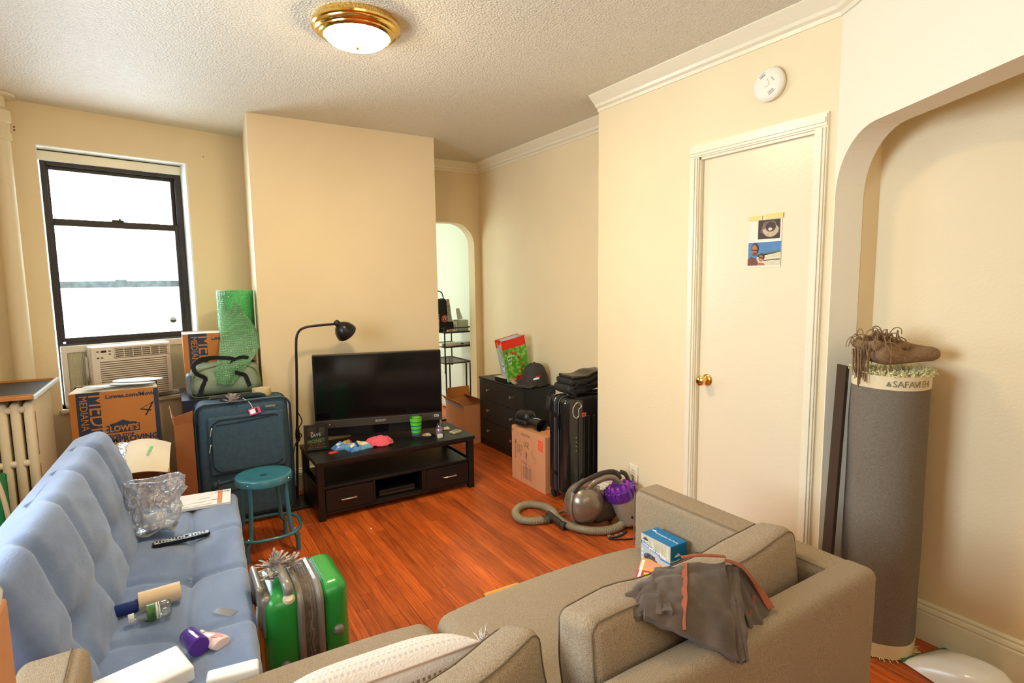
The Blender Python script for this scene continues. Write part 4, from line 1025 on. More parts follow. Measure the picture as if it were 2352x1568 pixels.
lt('bulb', M_plastic_w, fl, [(0, -.065), (.02, -.055), (.024, -.04), (.012, -.015), (0, -.01)], 18, Matrix.Translation(FL(1.040, 3.952, 1.205)) @ Matrix.Rotation(R(-42), 4, 'Y'))
tb('cord', M_black, fl, [FL(.735, 3.955, .62), FL(.752, 3.945, .56), FL(.722, 3.95, .50), FL(.748, 3.955, .46), FL(.706, 3.94, .42), FL(.682, 3.93, .34), FL(.668, 3.93, .22), FL(.690, 3.94, .08), FL(.66, 3.95, .03)], .0036, 6, 7)
lt('switch', M_black, fl, [(0, 0), (.012, .004), (.016, .03), (.016, .06), (.010, .10), (0, .105)], 14, Matrix.Translation(FL(.722, 3.955, .42)))
wc = thing('extension_cord', 'thin cream cord hanging on the wall between suitcase and tv stand', 'cord', (.66, 4.12, 0))
tb('cord', M_cord, wc, [(.05, .05, .42), (.03, .04, .30), (-.01, .0, .20), (-.03, -.02, .10), (.02, -.03, .02), (.05, .0, .005)], .0025, 6, 7); bx('plug', M_cord, wc, .035, .065, .04, .062, .415, .44, .003)

# ------------------------------------------------------------------ teal stool
sl = thing('metal_stool', 'round teal metal stool with a ring footrest beside the futon', 'stool', (.415, 3.335, 0))
lt('seat', M_teal, sl, [(.020, .432), (.10, .434), (.135, .440), (.146, .437), (.150, .430), (.151, .402), (.148, .402), (.147, .428), (.142, .433), (.020, .426)], 56, close=True)
for k, a in enumerate((-36, 54, 144, 234)):
    a = R(a); c_, s_ = math.cos(a), math.sin(a)
    tb('leg', M_teal, sl, [(.128*c_, .128*s_, .428), (.130*c_, .130*s_, .36), (.142*c_, .142*s_, .20), (.148*c_, .148*s_, .135), (.158*c_, .158*s_, .112), (.178*c_, .178*s_, .095), (.186*c_, .186*s_, .07), (.188*c_, .188*s_, .0)], .0125, 12, 4)
    lt('rivet', M_chrome, sl, [(0, .004), (.004, .003), (.0055, 0)], 12, Matrix.Translation((.151*c_, .151*s_, .418)) @ Matrix.Rotation(a, 4, 'Z') @ Matrix.Rotation(R(90), 4, 'Y'))
    lt('rivet', M_chrome, sl, [(0, .004), (.004, .003), (.0055, 0)], 12, Matrix.Translation((.172*c_, .172*s_, .125)) @ Matrix.Rotation(a, 4, 'Z') @ Matrix.Rotation(R(90), 4, 'Y'))
tb('foot_ring', M_teal, sl, [(.178*math.copysign(abs(math.cos(a))**.75, math.cos(a)), .178*math.copysign(abs(math.sin(a))**.75, math.sin(a)), .122) for a in (2*math.pi*i/48 for i in range(48))], .0095, 10, closed=True)
sl.rotation_euler = (0, 0, R(-4))

# ------------------------------------------------------------------ large blue suitcase
bs = thing('blue_suitcase', 'large slate blue fabric suitcase standing behind the teal stool', 'suitcase', (.38, 3.86, 0))
def sf(p):
    p = p.copy()
    if p.z > 0: p.x *= 1-.035*(p.z/.36)
    k = max(0, 1-(p.x/.27)**2)*max(0, 1-(p.z/.40)**2)
    if p.y < 0: p.y -= .018*k+.004*nz(p.x*5, p.z*5)
    return p
soft('shell', M_bluecase, bs, (.535, .22, .74), .05, Matrix.Translation((0, 0, .415)), sf, n=12)
for y_, m_ in ((-.112, M_bluedk), (-.085, mat('blue_piping', srgb(90, 120, 142), .5)), (.06, M_bluedk)):
    tb('piping', m_, bs, [(x*1.012, y_, z+.415) for x, z in outline(.53, .735, .06)], .006, 6, closed=True)
soft('front_pocket', M_bluecase, bs, (.43, .035, .36), .016, Matrix.Translation((.01, -.128, .53)), n=6)
soft('front_pocket', M_bluecase, bs, (.42, .035, .24), .016, Matrix.Translation((.01, -.130, .19)), n=6)
tb('pocket_zip', M_bluedk, bs, [(x+.01, -.146, z+.53) for x, z in outline(.40, .32, .06)][3:22], .0045, 6)
tb('pocket_zip', M_bluedk, bs, [(-.18, -.148, .08), (-.20, -.148, .24), (-.16, -.148, .295), (.02, -.150, .315), (.17, -.148, .335), (.205, -.148, .29), (.20, -.148, .12)], .004, 6, 6)
tb('pocket_zip', M_bluedk, bs, [(-.14, -.149, .10), (-.15, -.149, .22), (-.10, -.149, .245), (.10, -.149, .26)], .003, 6, 6)
tb('pocket_zip', M_bluedk, bs, [(-.16, -.147, .66), (.0, -.149, .668), (.18, -.147, .685)], .003, 6, 6)
for x_, z_ in ((-.185, .63), (-.195, .53), (-.165, .31), (-.16, .14)):
    tb('zip_pull', M_chrome, bs, [(x_, -.153, z_+.02), (x_-.006, -.158, z_), (x_-.010, -.158, z_-.028)], .0035, 6)
tb('top_handle', M_bluedk, bs, [(-.12, -.04, .782), (-.09, -.045, .80), (.02, -.05, .803), (.10, -.045, .80), (.13, -.04, .782)], .010, 8, 5, flat=1.6)
tb('telescopic_handle', M_vacdk, bs, [(-.17, .05, .79), (-.17, .05, .795), (.16, .05, .797), (.17, .05, .79)], .010, 8)
bx('name_plate', M_silver, bs, .12, .175, -.135, -.130, .735, .745, 0)
for x_ in (-.2, .2):
    for y_ in (-.07, .07): lt('wheel', M_dk, bs, [(0, -.012), (.024, -.012), (.026, 0), (.024, .012), (0, .012)], 18, Matrix.Translation((x_, y_, .026)) @ Matrix.Rotation(R(90), 4, 'Y'))
def ribbon(name, parent, c, r_, n, m, seed):
    bm = B(); rnd = random.Random(seed)
    for k in range(n):
        a = rnd.uniform(0, 6.28); b_ = rnd.uniform(.1, 1.3); l = r_*rnd.uniform(.5, 1.1); d = Vector((math.cos(a)*math.cos(b_), math.sin(a)*math.cos(b_), math.sin(b_)))
        sd = d.cross(Vector((.3, .1, 1))).normalized()*.008; c0 = Vector(c); p = [c0, c0+d*l*.55+Vector((0, 0, .006)), c0+d*l]
        sheet(bm, lambda u, v: (p[0]*(1-u)**2+p[1]*2*u*(1-u)+p[2]*u*u)+sd*(v-.5)*2*(1-.5*u), 4, 1, .0012)
    o = fin(bm, name, m, parent); return o
M_rib = mat('white_ribbon_print', srgb(214, 202, 190), .8, col2=srgb(140, 130, 128), noise_scale=70)
ribbon('ribbon_bow', bs, (-.065, -.095, .782), .062, 46, M_rib, 5)
lg = Matrix.Translation((.055, -.146, .722)) @ Matrix.Rotation(R(-12), 4, 'Y') @ Matrix.Rotation(R(-28), 4, 'X')
bx('luggage_tag', mat('magenta_tag', srgb(190, 60, 130), .4), bs, -.034, .034, -.002, .002, -.022, .022, .003, lg)
bx('tag_card', M_paper, bs, -.027, .003, -.0028, -.002, -.014, .014, 0, lg); bx('tag_card', M_dk, bs, .006, .018, -.0028, -.002, -.016, .016, 0, lg)
tb('tag_loop', M_paper, bs, [(.045, -.14, .742), (.03, -.12, .775), (.0, -.07, .797)], .002, 5, 4)

# tape roll on the suitcase
tpl = thing('tape_roll', 'flat tan tape roll lying on top of the blue suitcase', 'tape roll', (.505, 3.90, .785))
lt('roll', mat('tan_tape', srgb(206, 186, 140), .4), tpl, [(.032, 0), (.056, 0), (.057, .004), (.057, .040), (.056, .044), (.032, .044)], 40, close=True)
lt('core', M_cardw, tpl, [(.030, .001), (.032, .001), (.032, .043), (.030, .043)], 32, close=True)

# dark navy cabinet under the duffel
nc = thing('navy_cabinet', 'dark navy cabinet on legs behind the blue suitcase', 'cabinet', (.34, 4.30, 0))
M_nv = mat('navy_laminate', srgb(40, 46, 66), .35)
bx('body', M_nv, nc, -.278, .19, -.24, .27, .545, .762, .003); bx('top', M_nv, nc, -.282, .19, -.245, .275, .762, .770, .002)
for x_ in (-.26, .16):
    for y_ in (-.22, .24): bx('leg', M_blackw, nc, x_, x_+.025, y_, y_+.025, 0, .545, .002)
bx('lower_shelf', M_blackw, nc, -.26, .18, -.22, .26, .20, .215, .002)
ob = thing('open_cardboard_box', 'tall narrow open brown box between the printed box and the blue suitcase', 'box', (.055, 3.88, 0))
bm = B()
for a in ((-.05, .048, -.14, -.134, 0, .69), (-.05, .048, .134, .14, 0, .69), (-.05, -.044, -.134, .134, 0, .69), (.042, .048, -.134, .134, 0, .69), (-.044, .042, -.134, .134, 0, .006)): box(bm, *a)
fin(bm, 'walls', M_cardin, ob)
sh('flap', M_card, ob, bil((-.05, -.14, .69), (-.05, .12, .69), (-.066, .14, .755), (-.056, -.15, .735)), 6, 4, .004)
sh('flap', M_cardin, ob, bil((-.048, -.138, .69), (.046, -.138, .69), (.050, -.148, .765), (-.052, -.150, .735)), 6, 4, .004)

# ------------------------------------------------------------------ printed moving boxes
def printed_box(name, label, loc, w, d, h, rz=0, full=True, parent_group=None):
    t = thing(name, label, 'box', loc, rz, parent_group)
    bm = B()
    for a in ((0, w, 0, .004, 0, h), (0, w, d-.004, d, 0, h), (0, .004, .004, d-.004, 0, h), (w-.004, w, .004, d-.004, 0, h), (0, w, 0, d, 0, .004)): box(bm, *a, .0008, 1)
    fin(bm, 'walls', M_card, t)
    F = axes((0, -.0005, 0), (1, 0, 0), (0, 0, 1))
    b0, b1 = w*.075, w*.335
    flat('printed_band', M_navy, t, rect(b1-b0, h, b0, 0), F, .0004)
    rot = Matrix.Rotation(R(-90), 4, 'Z')
    MM = M_card
    text('MEDIUM', .125, MM, t, F @ Matrix.Translation((b0+w*.135, h-.012, .0006)) @ rot, 0, sx=.80)
    text('MEDIANA', .054, MM, t, F @ Matrix.Translation((b0+w*.035, h-.016, .0006)) @ rot, 0, sx=.9)
    text('Lowes.com/Moving', .0335, M_navy, t, F @ Matrix.Translation((w*.395, h-.046, .0002)), .0012, sx=1.05)
    return t, F
pb, F = printed_box('moving_box', 'large brown moving box with a handwritten 4 in front of the air conditioner', (-.512, 4.14, .44), .445, .25, .425)
Wd, Hh = .445, .425
text('4', .15, M_ink, pb, F @ Matrix.Translation((Wd*.72, Hh-.165, .0004)) @ Matrix.Rotation(R(-14), 4, 'Z'), -.0035, shear=.25)
lx, lz = Wd*.42, Hh-.262
flat('logo_gable', M_navy, pb, [(lx-.02, lz+.0), (lx+.15, lz+.0), (lx+.15, lz+.048), (lx+.135, lz+.048), (lx+.135, lz+.056), (lx+.10, lz+.062), (lx+.066, lz+.078), (lx+.03, lz+.062), (lx, lz+.056), (lx, lz+.048), (lx-.02, lz+.048)], F, .0005)
text("LOWE'S", .050, M_card, pb, F @ Matrix.Translation((lx-.004, lz+.008, .0007)), .0018, sx=.86)
text('NEVER STOP', .0255, M_navy, pb, F @ Matrix.Translation((lx-.026, lz-.028, .0002)), .001)
text('IMPROVING', .048, M_navy, pb, F @ Matrix.Translation((lx-.012, lz-.062, .0002)), .002)
bx('corner_band', M_navy, pb, Wd-.022, Wd+.0006, -.0006, .02, .0, Hh-.008, 0)
for k in range(9): flat('side_print', M_navy, pb, rect(.006, .02, .05+.004*(k % 2), .06+k*.035), axes((Wd+.0003, 0, 0), (0, 1, 0), (0, 0, 1)), .0004)
sh('flap', M_cardw, pb, bil((.0, .0, Hh), (Wd, .0, Hh), (Wd-.01, .13, Hh+.012), (.03, .13, Hh+.016)), 6, 4, .003)
sh('flap', M_cardw, pb, bil((.0, .25, Hh), (Wd, .25, Hh), (Wd-.01, .135, Hh+.022), (.03, .13, Hh+.026)), 6, 4, .003)
ot = thing('crate_base', 'plain brown box carrying the moving box with the handwritten 4', 'box', (-.50, 4.13, 0))
bx('carton', M_cardin, ot, 0, .43, 0, .26, 0, .438, .003); bx('tape', M_tape, ot, .19, .24, -.001, 0, 0, .43, 0)
pp = [( -.30, 4.17, 4), (-.215, 4.26, -8), (-.13, 4.22, 14)]
zz = .44+Hh+.018
for i, (lb, x_, y_, rx, ry, rz, dz) in enumerate((('lower left torn grey-white card on the moving box', -.33, 4.19, .115, .05, 8, .006), ('small front torn card on the moving box', -.20, 4.17, .12, .045, -4, .011), ('large topmost curved grey-white card on the moving box', -.175, 4.27, .135, .085, 6, .017))):
    t = thing('torn_card', lb, 'card', (x_, y_, zz+dz), R(rz), 'torn cards on the moving box')
    pts = [(rx*math.cos(a)*(1+.06*math.sin(3*a+i)), ry*math.sin(a)*(1+.10*math.cos(2*a+i))) for a in (2*math.pi*k/28 for k in range(28))]
    if i == 2: pts += []
    flat('sheet', M_paperg, t, pts, Matrix.Rotation(R(2), 4, 'Y'), .0035)
pb2, F2 = printed_box('moving_box', 'upper brown moving box standing on the navy cabinet behind the duffel', (.095, 4.315, .7705), .425, .245, .40)
sh('flap', M_cardw, pb2, bil((.0, .0, .40), (.425, .0, .40), (.425, .12, .405), (.0, .12, .405)), 4, 4, .003)
sh('flap', M_cardw, pb2, bil((.0, .245, .40), (.425, .245, .40), (.425, .125, .409), (.0, .125, .409)), 4, 4, .003)

# open box with clear film in front of the moving box
fb = thing('open_cardboard_box', 'half open pale box with clear film beside the far end of the futon', 'box', (-.17, 3.56, 0))
bm = B()
for a in ((-.14, .14, -.16, -.154, 0, .46), (-.14, .14, .154, .16, 0, .56), (-.14, -.134, -.154, .154, 0, .52), (.134, .14, -.154, .154, 0, .52), (-.134, .134, -.154, .154, 0, .006)): box(bm, *a)
fin(bm, 'walls', M_card, fb)
sh('flap', M_cardw, fb, lambda u, v: (-.145+.30*u-.02*v, .175-.30*v, .580+.050*math.sin(math.pi*u)*(1-.35*v)-.085*v**1.5+.01*u), 16, 12, .004)
sh('clear_film', M_clearbag, fb, lambda u, v: (-.14+.13*u, .16-.27*v, .606+.030*math.sin(math.pi*u)-.085*v+.006*nz(u*7, v*7)), 16, 16, .001)
flat('green_print', mat('green_print', srgb(110, 190, 110), .7), fb, rect(.016, .062, 0, 0), Matrix.Translation((.045, -.02, .606)) @ Matrix.Rotation(R(14), 4, 'X') @ Matrix.Rotation(R(-12), 4, 'Z'), .0012)
for k in range(2): flat('ink_mark', M_ink, fb, rect(.002, .016, .085+k*.008, .115), Matrix.Translation((0, 0, .625)) @ Matrix.Rotation(R(6), 4, 'X'), .0006)

# ------------------------------------------------------------------ duffel, bubble wrap
df = thing('duffel_bag', 'sage green duffel bag with black webbing straps on the navy cabinet', 'bag', (.322, 4.175, .771))
def dff(p):
    p = p.copy(); t = (p.z+.11)/.22; p.x *= 1-.16*max(0, t)**2.2; p.y *= 1-.25*max(0, t)**2
    p.z += -.012*abs(math.sin(p.x*13))*(1 if t > .9 else 0)+.005*nz(p.x*12, p.y*12, p.z*12); p.y += -.012*math.exp(-((p.z-.0)/.04)**2)*math.cos(p.x*9)+.006*nz(p.x*10, p.z*10); return p
soft('body', M_duffel, df, (.435, .20, .225), .07, Matrix.Translation((0, 0, .115)), dff, n=14)
def dp(x, z, off=.003):
    v = dff(Vector((x, -.10, z-.115))); return (v.x, v.y-off, v.z+.115)
def web(name, pts, w=.026):
    P = crom(pts, 6); n = len(P)
    def fn(u, v):
        i = min(n-1, int(round(u*(n-1)))); t = (P[min(i+1, n-1)]-P[max(i-1, 0)]).normalized(); s_ = t.cross(Vector((0, 1, .25))).normalized(); return P[i]+s_*(v-.5)*w
    bm = B(); sheet(bm, fn, n-1, 2, .003); return fin(bm, name, M_strap, df, True, ang=60)
web('strap', [dp(-.165, .012), dp(-.145, .07), dp(-.128, .125, .006), (-.17, -.128, .165), (-.185, -.11, .21), (-.15, -.08, .245), (-.08, -.075, .255), (.02, -.08, .245), (.06, -.10, .235)])
web('strap', [dp(.135, .05), dp(.125, .09), dp(.112, .128, .006), (.06, -.125, .150), (.02, -.115, .175), (.05, -.09, .225), (.10, -.08, .245), (.14, -.075, .235)])
tb('zipper', M_strap, df, [(-.19, 0, .20), (-.1, 0, .232), (0, 0, .237), (.1, 0, .232), (.19, 0, .20)], .005, 6, 4)
tb('edge_piping', mat('olive_piping', srgb(100, 112, 70), .7), df, [dp(x, z, .001) for x, z in ((-.205, .11), (-.205, .05), (-.185, .012), (0, .006), (.185, .012), (.205, .05), (.205, .11), (.18, .17), (.10, .205), (0, .212), (-.10, .205), (-.18, .17))], .004, 6, 5, closed=True)
soft('end_pocket', mat('blue_grey_mesh', srgb(120, 135, 150), .6), df, (.03, .13, .13), .014, Matrix.Translation((-.212, 0, .085)))
bw_ = thing('bubble_wrap_roll', 'upright roll of green bubble wrap with a loose hanging sheet', 'bubble wrap', (.440, 4.44, 1.181))
M_roll = mat('green_roll', srgb(40, 150, 70), .35, col2=srgb(96, 200, 116), noise_scale=120, bump=.6, bump_scale=130, spec=.6)
lt('roll', M_roll, bw_, [(.036, .0), (.116, .0), (.118, .01), (.118, .272), (.116, .277), (.036, .277)], 56, close=True)
lt('core', M_cardw, bw_, [(.033, .002), (.036, .002), (.036, .275), (.033, .275)], 32, close=True)
def bws(u, v):
    # top edge wraps the left front of the roll; the sheet falls to the duffel
    top = Vector((-.112+.02*u, -.05-.03*u, .272))
    L_ = [(-.118, -.045, .272), (-.122, -.07, .12), (-.125, -.16, -.05), (-.15, -.29, -.15), (-.185, -.375, -.24), (-.175, -.388, -.325)]
    R_ = [(-.075, -.100, .276), (.03, -.125, .14), (.115, -.145, -.01), (.110, -.24, -.12), (.045, -.35, -.185), (-.085, -.388, -.335)]
    k = v*5; i = min(4, int(k)); t = k-i
    a = Vector(L_[i]).lerp(Vector(L_[i+1]), t); b_ = Vector(R_[i]).lerp(Vector(R_[i+1]), t)
    p = a.lerp(b_, u); p.y -= .020*math.sin(math.pi*u)*min(1, v*3)+.010*math.sin(u*8+v*5)*v; p.z += .004*math.sin(u*7)*v
    return p
sh('loose_sheet', M_bubble, bw_, bws, 40, 50, .004)
# real bubbles on the loose sheet
bm = B(); bub = []
for i in range(34):
    for j in range(60):
        u = (i+.5*(j % 2)+.3)/34.5; v = (j+.5)/60
        c = bws(u, v); n_ = (bws(min(1, u+.01), v)-c).cross(bws(u, min(1, v+.01))-c)
        if n_.length < 1e-12: continue
        n_.normalize(); 
        if n_.y > 0: n_ = -n_
        t1 = n_.orthogonal().normalized(); t2 = n_.cross(t1); c = c+n_*.002
        ring = [bm.verts.new(c+(t1*math.cos(a)+t2*math.sin(a))*.0030) for a in (R(60*q) for q in range(6))]; top = bm.verts.new(c+n_*.0022)
        for q in range(6): bm.faces.new((ring[q], ring[(q+1) % 6], top))
o = fin(bm, 'bubbles', M_bubble, bw_, True, ang=80); o['kind'] = 'stuff'

# ------------------------------------------------------------------ air conditioner in the window
ac = thing('air_conditioner', 'cream window air conditioner with accordion side panels', 'air conditioner', mtx=MW)
def A(name, m, a, bev=.003, par=ac, seg=1): return bx(name, m, par, *a, bev, seg=seg)
A('top_flange', M_acw, (.10, .865, .04, .06, 1.062, 1.108))
A('side_rail', M_acw, (.10, .132, .035, .06, .70, 1.062)); A('side_rail', M_acw, (.835, .865, .035, .06, .70, 1.062))
A('bottom_rail', M_acw, (.10, .865, .02, .06, .70, .728))
for x0, x1, n_ in ((.132, .235, 11), (.705, .835, 13)):
    bm = B(); w_ = (x1-x0)/n_; vs = []
    for k in range(2*n_+1):
        y_ = .044 if k % 2 else .056
        vs.append((x0+k*w_/2, y_))
    a = [bm.verts.new((x, y, .728)) for x, y in vs]; b_ = [bm.verts.new((x, y, 1.062)) for x, y in vs]
    c = [bm.verts.new((x, y+.003, .728)) for x, y in vs]; d = [bm.verts.new((x, y+.003, 1.062)) for x, y in vs]
    for k in range(len(vs)-1): bm.faces.new((a[k], a[k+1], b_[k+1], b_[k])); bm.faces.new((c[k], d[k], d[k+1], c[k+1]))
    fin(bm, 'accordion_panel', M_acl, ac)
A('body', M_acw, (.235, .705, -.078, .24, .732, 1.10), .010, seg=3)
A('bracket', M_silver, (.218, .234, .0, .03, .86, 1.03), .002); A('bracket', M_chrome, (.214, .222, -.03, .0, .74, .90), .002)
fp = A('front_panel', M_acw, (.240, .700, -.090, -.076, .740, 1.096), .005, seg=3)
def AF(name, m, x0, x1, z0, z1, d=.0012, par=fp, d0=0): return bx(name, m, par, x0, x1, -.0905-d, -.0895-d0, z0, z1, .0004, seg=1)
# intake slats
AF('intake_recess', M_brown_slot, .283, .672, .752, 1.004, .0002)
for k in range(17): bx('slat', M_acw, fp, .283, .672, -.095, -.0895, .756+k*.0150, .756+k*.0150+.0092, .0015, seg=1)
# outlet grille
AF('outlet_recess', M_brown_slot, .366, .684, 1.018, 1.078, .0002)
for k in range(5): bx('vane', M_acw, fp, .366, .684, -.0945, -.0895, 1.018+k*.0138, 1.018+k*.0138+.0044, .001, seg=1)
for k in range(7): bx('vane', M_acw, fp, .366+k*.0522, .3705+k*.0522, -.0955, -.0895, 1.018, 1.078, .001, seg=1)
tb('grille_edge', M_vacdk, fp, [(.364, -.0945, 1.016), (.686, -.0945, 1.016), (.686, -.0945, 1.080), (.364, -.0945, 1.080)], .0014, 5, closed=True)
AF('control_panel', mat('ivory_panel', (.8, .72, .6), .35), .262, .350, 1.014, 1.082, .0012)
AF('display', M_dk, .292, .322, 1.058, 1.072, .002)
for x_, z_ in ((.268, 1.062), (.334, 1.062), (.334, 1.042), (.268, 1.020), (.290, 1.020)): AF('button', M_vacdk, x_, x_+.013, z_, z_+.008, .0025)
lt('button', M_acw, fp, [(0, .003), (.005, .0025), (.0055, 0)], 16, Matrix.Translation((.318, -.0912, 1.042)) @ Matrix.Rotation(R(90), 4, 'X'))
bx('rating_label', M_ink, ac, .80, .83, .019, .0195, .707, .712, 0)

# ------------------------------------------------------------------ pipe, radiator and tray
sp_ = thing('steam_pipe', 'cream painted vertical steam pipe in the corner left of the window', 'pipe', (-.748, 4.47, 0))
lt('pipe', M_rad, sp_, [(.0, .0), (.048, 0), (.048, 2.42), (0, 2.42)], 32)
lt('coupling', M_rad, sp_, [(.048, 2.36), (.056, 2.365), (.056, 2.40), (.050, 2.41), (.050, 2.46), (.060, 2.47), (.060, 2.53), (.045, 2.545), (.040, 2.55), (.040, 2.61), (.0, 2.61)], 32)
lt('flange', M_rad, sp_, [(.0, 2.61), (.085, 2.613), (.088, 2.628), (0, 2.628)], 40)
ra = thing('radiator', 'cream cast-iron column radiator at the left edge behind the futon', 'radiator', (-.80, 3.96, 0))
bm0 = rbox(.041, .56, .86, .019, 4)
for v in bm0.verts: 
    if v.co.z > .36: v.co.z += .018*math.cos(v.co.y/.28*math.pi/2)
me = bpy.data.meshes.new('section'); bmesh.ops.recalc_face_normals(bm0, faces=bm0.faces[:]); bm0.to_mesh(me); bm0.free(); me.materials.append(M_rad)
for p in me.polygons: p.use_smooth = True
for k in range(7):
    s_ = link('section', me, None, ra, Matrix.Translation((.178-k*.052, 0, .485)))
    for z_ in (.60, .88, .12):
        lt('bridge', M_rad, ra, [(0, -.014), (.018, -.012), (.018, .012), (0, .014)], 14, Matrix.Translation((.152-k*.052, -.262, z_)) @ Matrix.Rotation(R(90), 4, 'Y')) if k < 6 else None
bx('shade_core', M_dk, ra, -.135, .170, -.22, .26, .09, .88, 0)  # dark slab added so the gaps between sections look shaded
for x_ in (.178, -.134):
    for y_ in (-.24, .24): bx('foot', M_rad, ra, x_-.016, x_+.016, y_-.03, y_+.03, 0, .07, .004)
for z0, z1 in ((.20, .58), (.63, .86)):
    soft('end_groove', mat('brown_groove', srgb(150, 110, 80), .7), ra, (.003, .018, z1-z0), .0012, Matrix.Translation((.198, -.235, (z0+z1)/2)), n=2)  # end grooves coloured browner than the radiator paint
ct = thing('picture_frame', 'black tray-like frame with orange wood edges lying on the radiator', 'frame', mtx=Matrix.Translation((-.775, 3.975, .938)) @ Matrix.Rotation(R(-1), 4, 'Z') @ Matrix.Rotation(R(.6), 4, 'Y'))
M_ow = mat('orange_wood_edge', srgb(196, 130, 62), .5)
bx('back_board', mat('black_grained_board', (.03, .028, .027), .5, noise_amt=.5, noise_scale=12, stretch=(1, 8, 1)), ct, -.19, .19, -.32, .32, 0, .006, 0)
bx('edge', M_ow, ct, -.20, .196, -.335, -.32, 0, .018, .001); bx('edge', M_ow, ct, -.20, .196, .32, .332, 0, .018, .001)
bx('edge', M_paperg, ct, .188, .204, -.335, .332, 0, .018, .001); bx('edge', M_ow, ct, -.205, -.19, -.335, .332, 0, .018, .001)
bx('crossbar', M_ow, ct, -.19, .19, -.262, -.252, .006, .016, .001)
t = ct
sh('torn_veneer', M_ow, t, lambda u, v: (-.16+.26*u, -.318+.03*v*(.6+.5*nz(u*9)), .008+.004*v), 18, 3, .001)
gb = thing('green_bag', 'green shopping bag with beige rope handles at the left edge by the radiator', 'bag', (-.83, 3.44, 0))
sh('side', mat('kelly_green', srgb(22, 146, 84), .5), gb, lambda u, v: (-.16+.29*u, -.05+.008*nz(u*4, v*4), .002+.60*v), 10, 10, .002)
sh('side', mat('kelly_green', srgb(22, 146, 84), .5), gb, lambda u, v: (.13-.005*v, -.05+.14*u, .002+(.60+.02*math.sin(3*u))*v), 8, 10, .002)
sh('side', mat('kelly_green', srgb(22, 146, 84), .5), gb, lambda u, v: (-.16+.29*u, .09, .002+.60*v), 10, 10, .002)
tb('handle', M_rad, gb, [(-.02, -.055, .56), (.0, -.06, .64), (.05, -.06, .675), (.11, -.058, .64), (.135, -.056, .55), (.150, -.05, .40)], .010, 8, 6)

# ------------------------------------------------------------------ dresser and what stands on it
ch = thing('dresser', 'black-brown three drawer chest against the recess wall', 'dresser', (2.57, 4.08, 0))
def D(a): return (a[0]-2.57, a[1]-2.57, a[2]-4.08, a[3]-4.08, a[4], a[5])
bx('side_panel', M_dress, ch, *D((2.425, 2.715, 3.69, 3.706, 0, .617)), .001); bx('side_panel', M_dress, ch, *D((2.425, 2.715, 4.454, 4.47, 0, .617)), .001)
bx('top', M_dress, ch, *D((2.418, 2.716, 3.686, 4.474, .617, .630)), .0015)
bx('back_panel', M_dress, ch, *D((2.70, 2.712, 3.706, 4.454, .06, .617)), 0)
bx('plinth', M_dress, ch, *D((2.437, 2.45, 3.706, 4.454, 0, .060)), .001)
for z0, z1 in ((.064, .240), (.244, .430), (.434, .613)):
    d = bx('drawer', M_dress, ch, *D((2.421, 2.438, 3.708, 4.452, z0, z1)), .0015)
    for y_ in (4.29, 3.90): lt('knob', M_silver, d, [(0, 0), (.006, 0), (.0055, .014), (.011, .018), (.011, .026), (0, .027)], 16, axes((2.421-2.57, y_-4.08, (z0+z1)/2+.008), (0, 0, 1), (0, 1, 0)))
# gift bag
M_gift = mat('green_dotted_print', srgb(96, 168, 40), .35)
nt = M_gift.node_tree; vo = nt.nodes.new('ShaderNodeTexVoronoi'); vo.inputs['Scale'].default_value = 34; tcg = nt.nodes.new('ShaderNodeTexCoord'); nt.links.new(tcg.outputs['Object'], vo.inputs['Vector'])
crg = nt.nodes.new('ShaderNodeValToRGB'); crg.color_ramp.elements[0].position = .40; crg.color_ramp.elements[0].color = srgb(150, 196, 84)+(1,); crg.color_ramp.elements[1].position = .52; crg.color_ramp.elements[1].color = srgb(88, 162, 40)+(1,)
nt.links.new(vo.outputs['Distance'], crg.inputs[0]); nt.links.new(crg.outputs[0], nt.nodes['Principled BSDF'].inputs['Base Color'])
M_gred = mat('gift_red', srgb(228, 52, 34), .35); M_gwhite = mat('gift_white', srgb(228, 226, 222), .5); M_gpale = mat('gift_pale_side', srgb(176, 196, 180), .4)
gm = Matrix.Translation((2.568, 4.05, .662)) @ Matrix.Rotation(R(-12), 4, 'Y') @ Matrix.Rotation(R(84), 4, 'Z')
gf = thing('gift_bag', 'green and red holiday gift bag tilted on the dresser', 'gift bag', mtx=gm)
# local: front face looks to -x, wide along y, side panel towards +y
GW, GD, GH = .225, .12, .36
def gface(name, m, z0, z1, off=0): return sh(name, m, gf, lambda u, v: (-GD/2-off-.012*math.sin(math.pi*u)*(z0+(z1-z0)*v)/GH, GW/2-GW*u, z0+(z1-z0)*v), 12, 8, .0015)
gface('front_panel', M_gift, 0, GH); gface('red_band', M_gred, GH-.075, GH, .0015); 
sh('red_band', M_gred, gf, lambda u, v: (-GD/2-.002-.0005, GW/2-GW*(.25+.75*u), .0+(.012+.05*u)*v), 12, 4, .0015)
sh('back_panel', M_gwhite, gf, lambda u, v: (GD/2, GW/2-GW*u, GH*v), 8, 8, .0015)
sh('side_panel', M_gpale, gf, lambda u, v: (-GD/2+GD*u, GW/2-.03*math.sin(math.pi*u)*(v*.8), GH*v), 10, 8, .0015)
sh('side_panel', M_gpale, gf, lambda u, v: (-GD/2+GD*u, -GW/2+.03*math.sin(math.pi*u)*(v*.8), GH*v), 10, 8, .0015)
sh('side_band', M_gred, gf, lambda u, v: (-GD/2+GD*u, GW/2+.001-.03*math.sin(math.pi*u)*.75, GH-.07+.07*v), 10, 4, .0015)
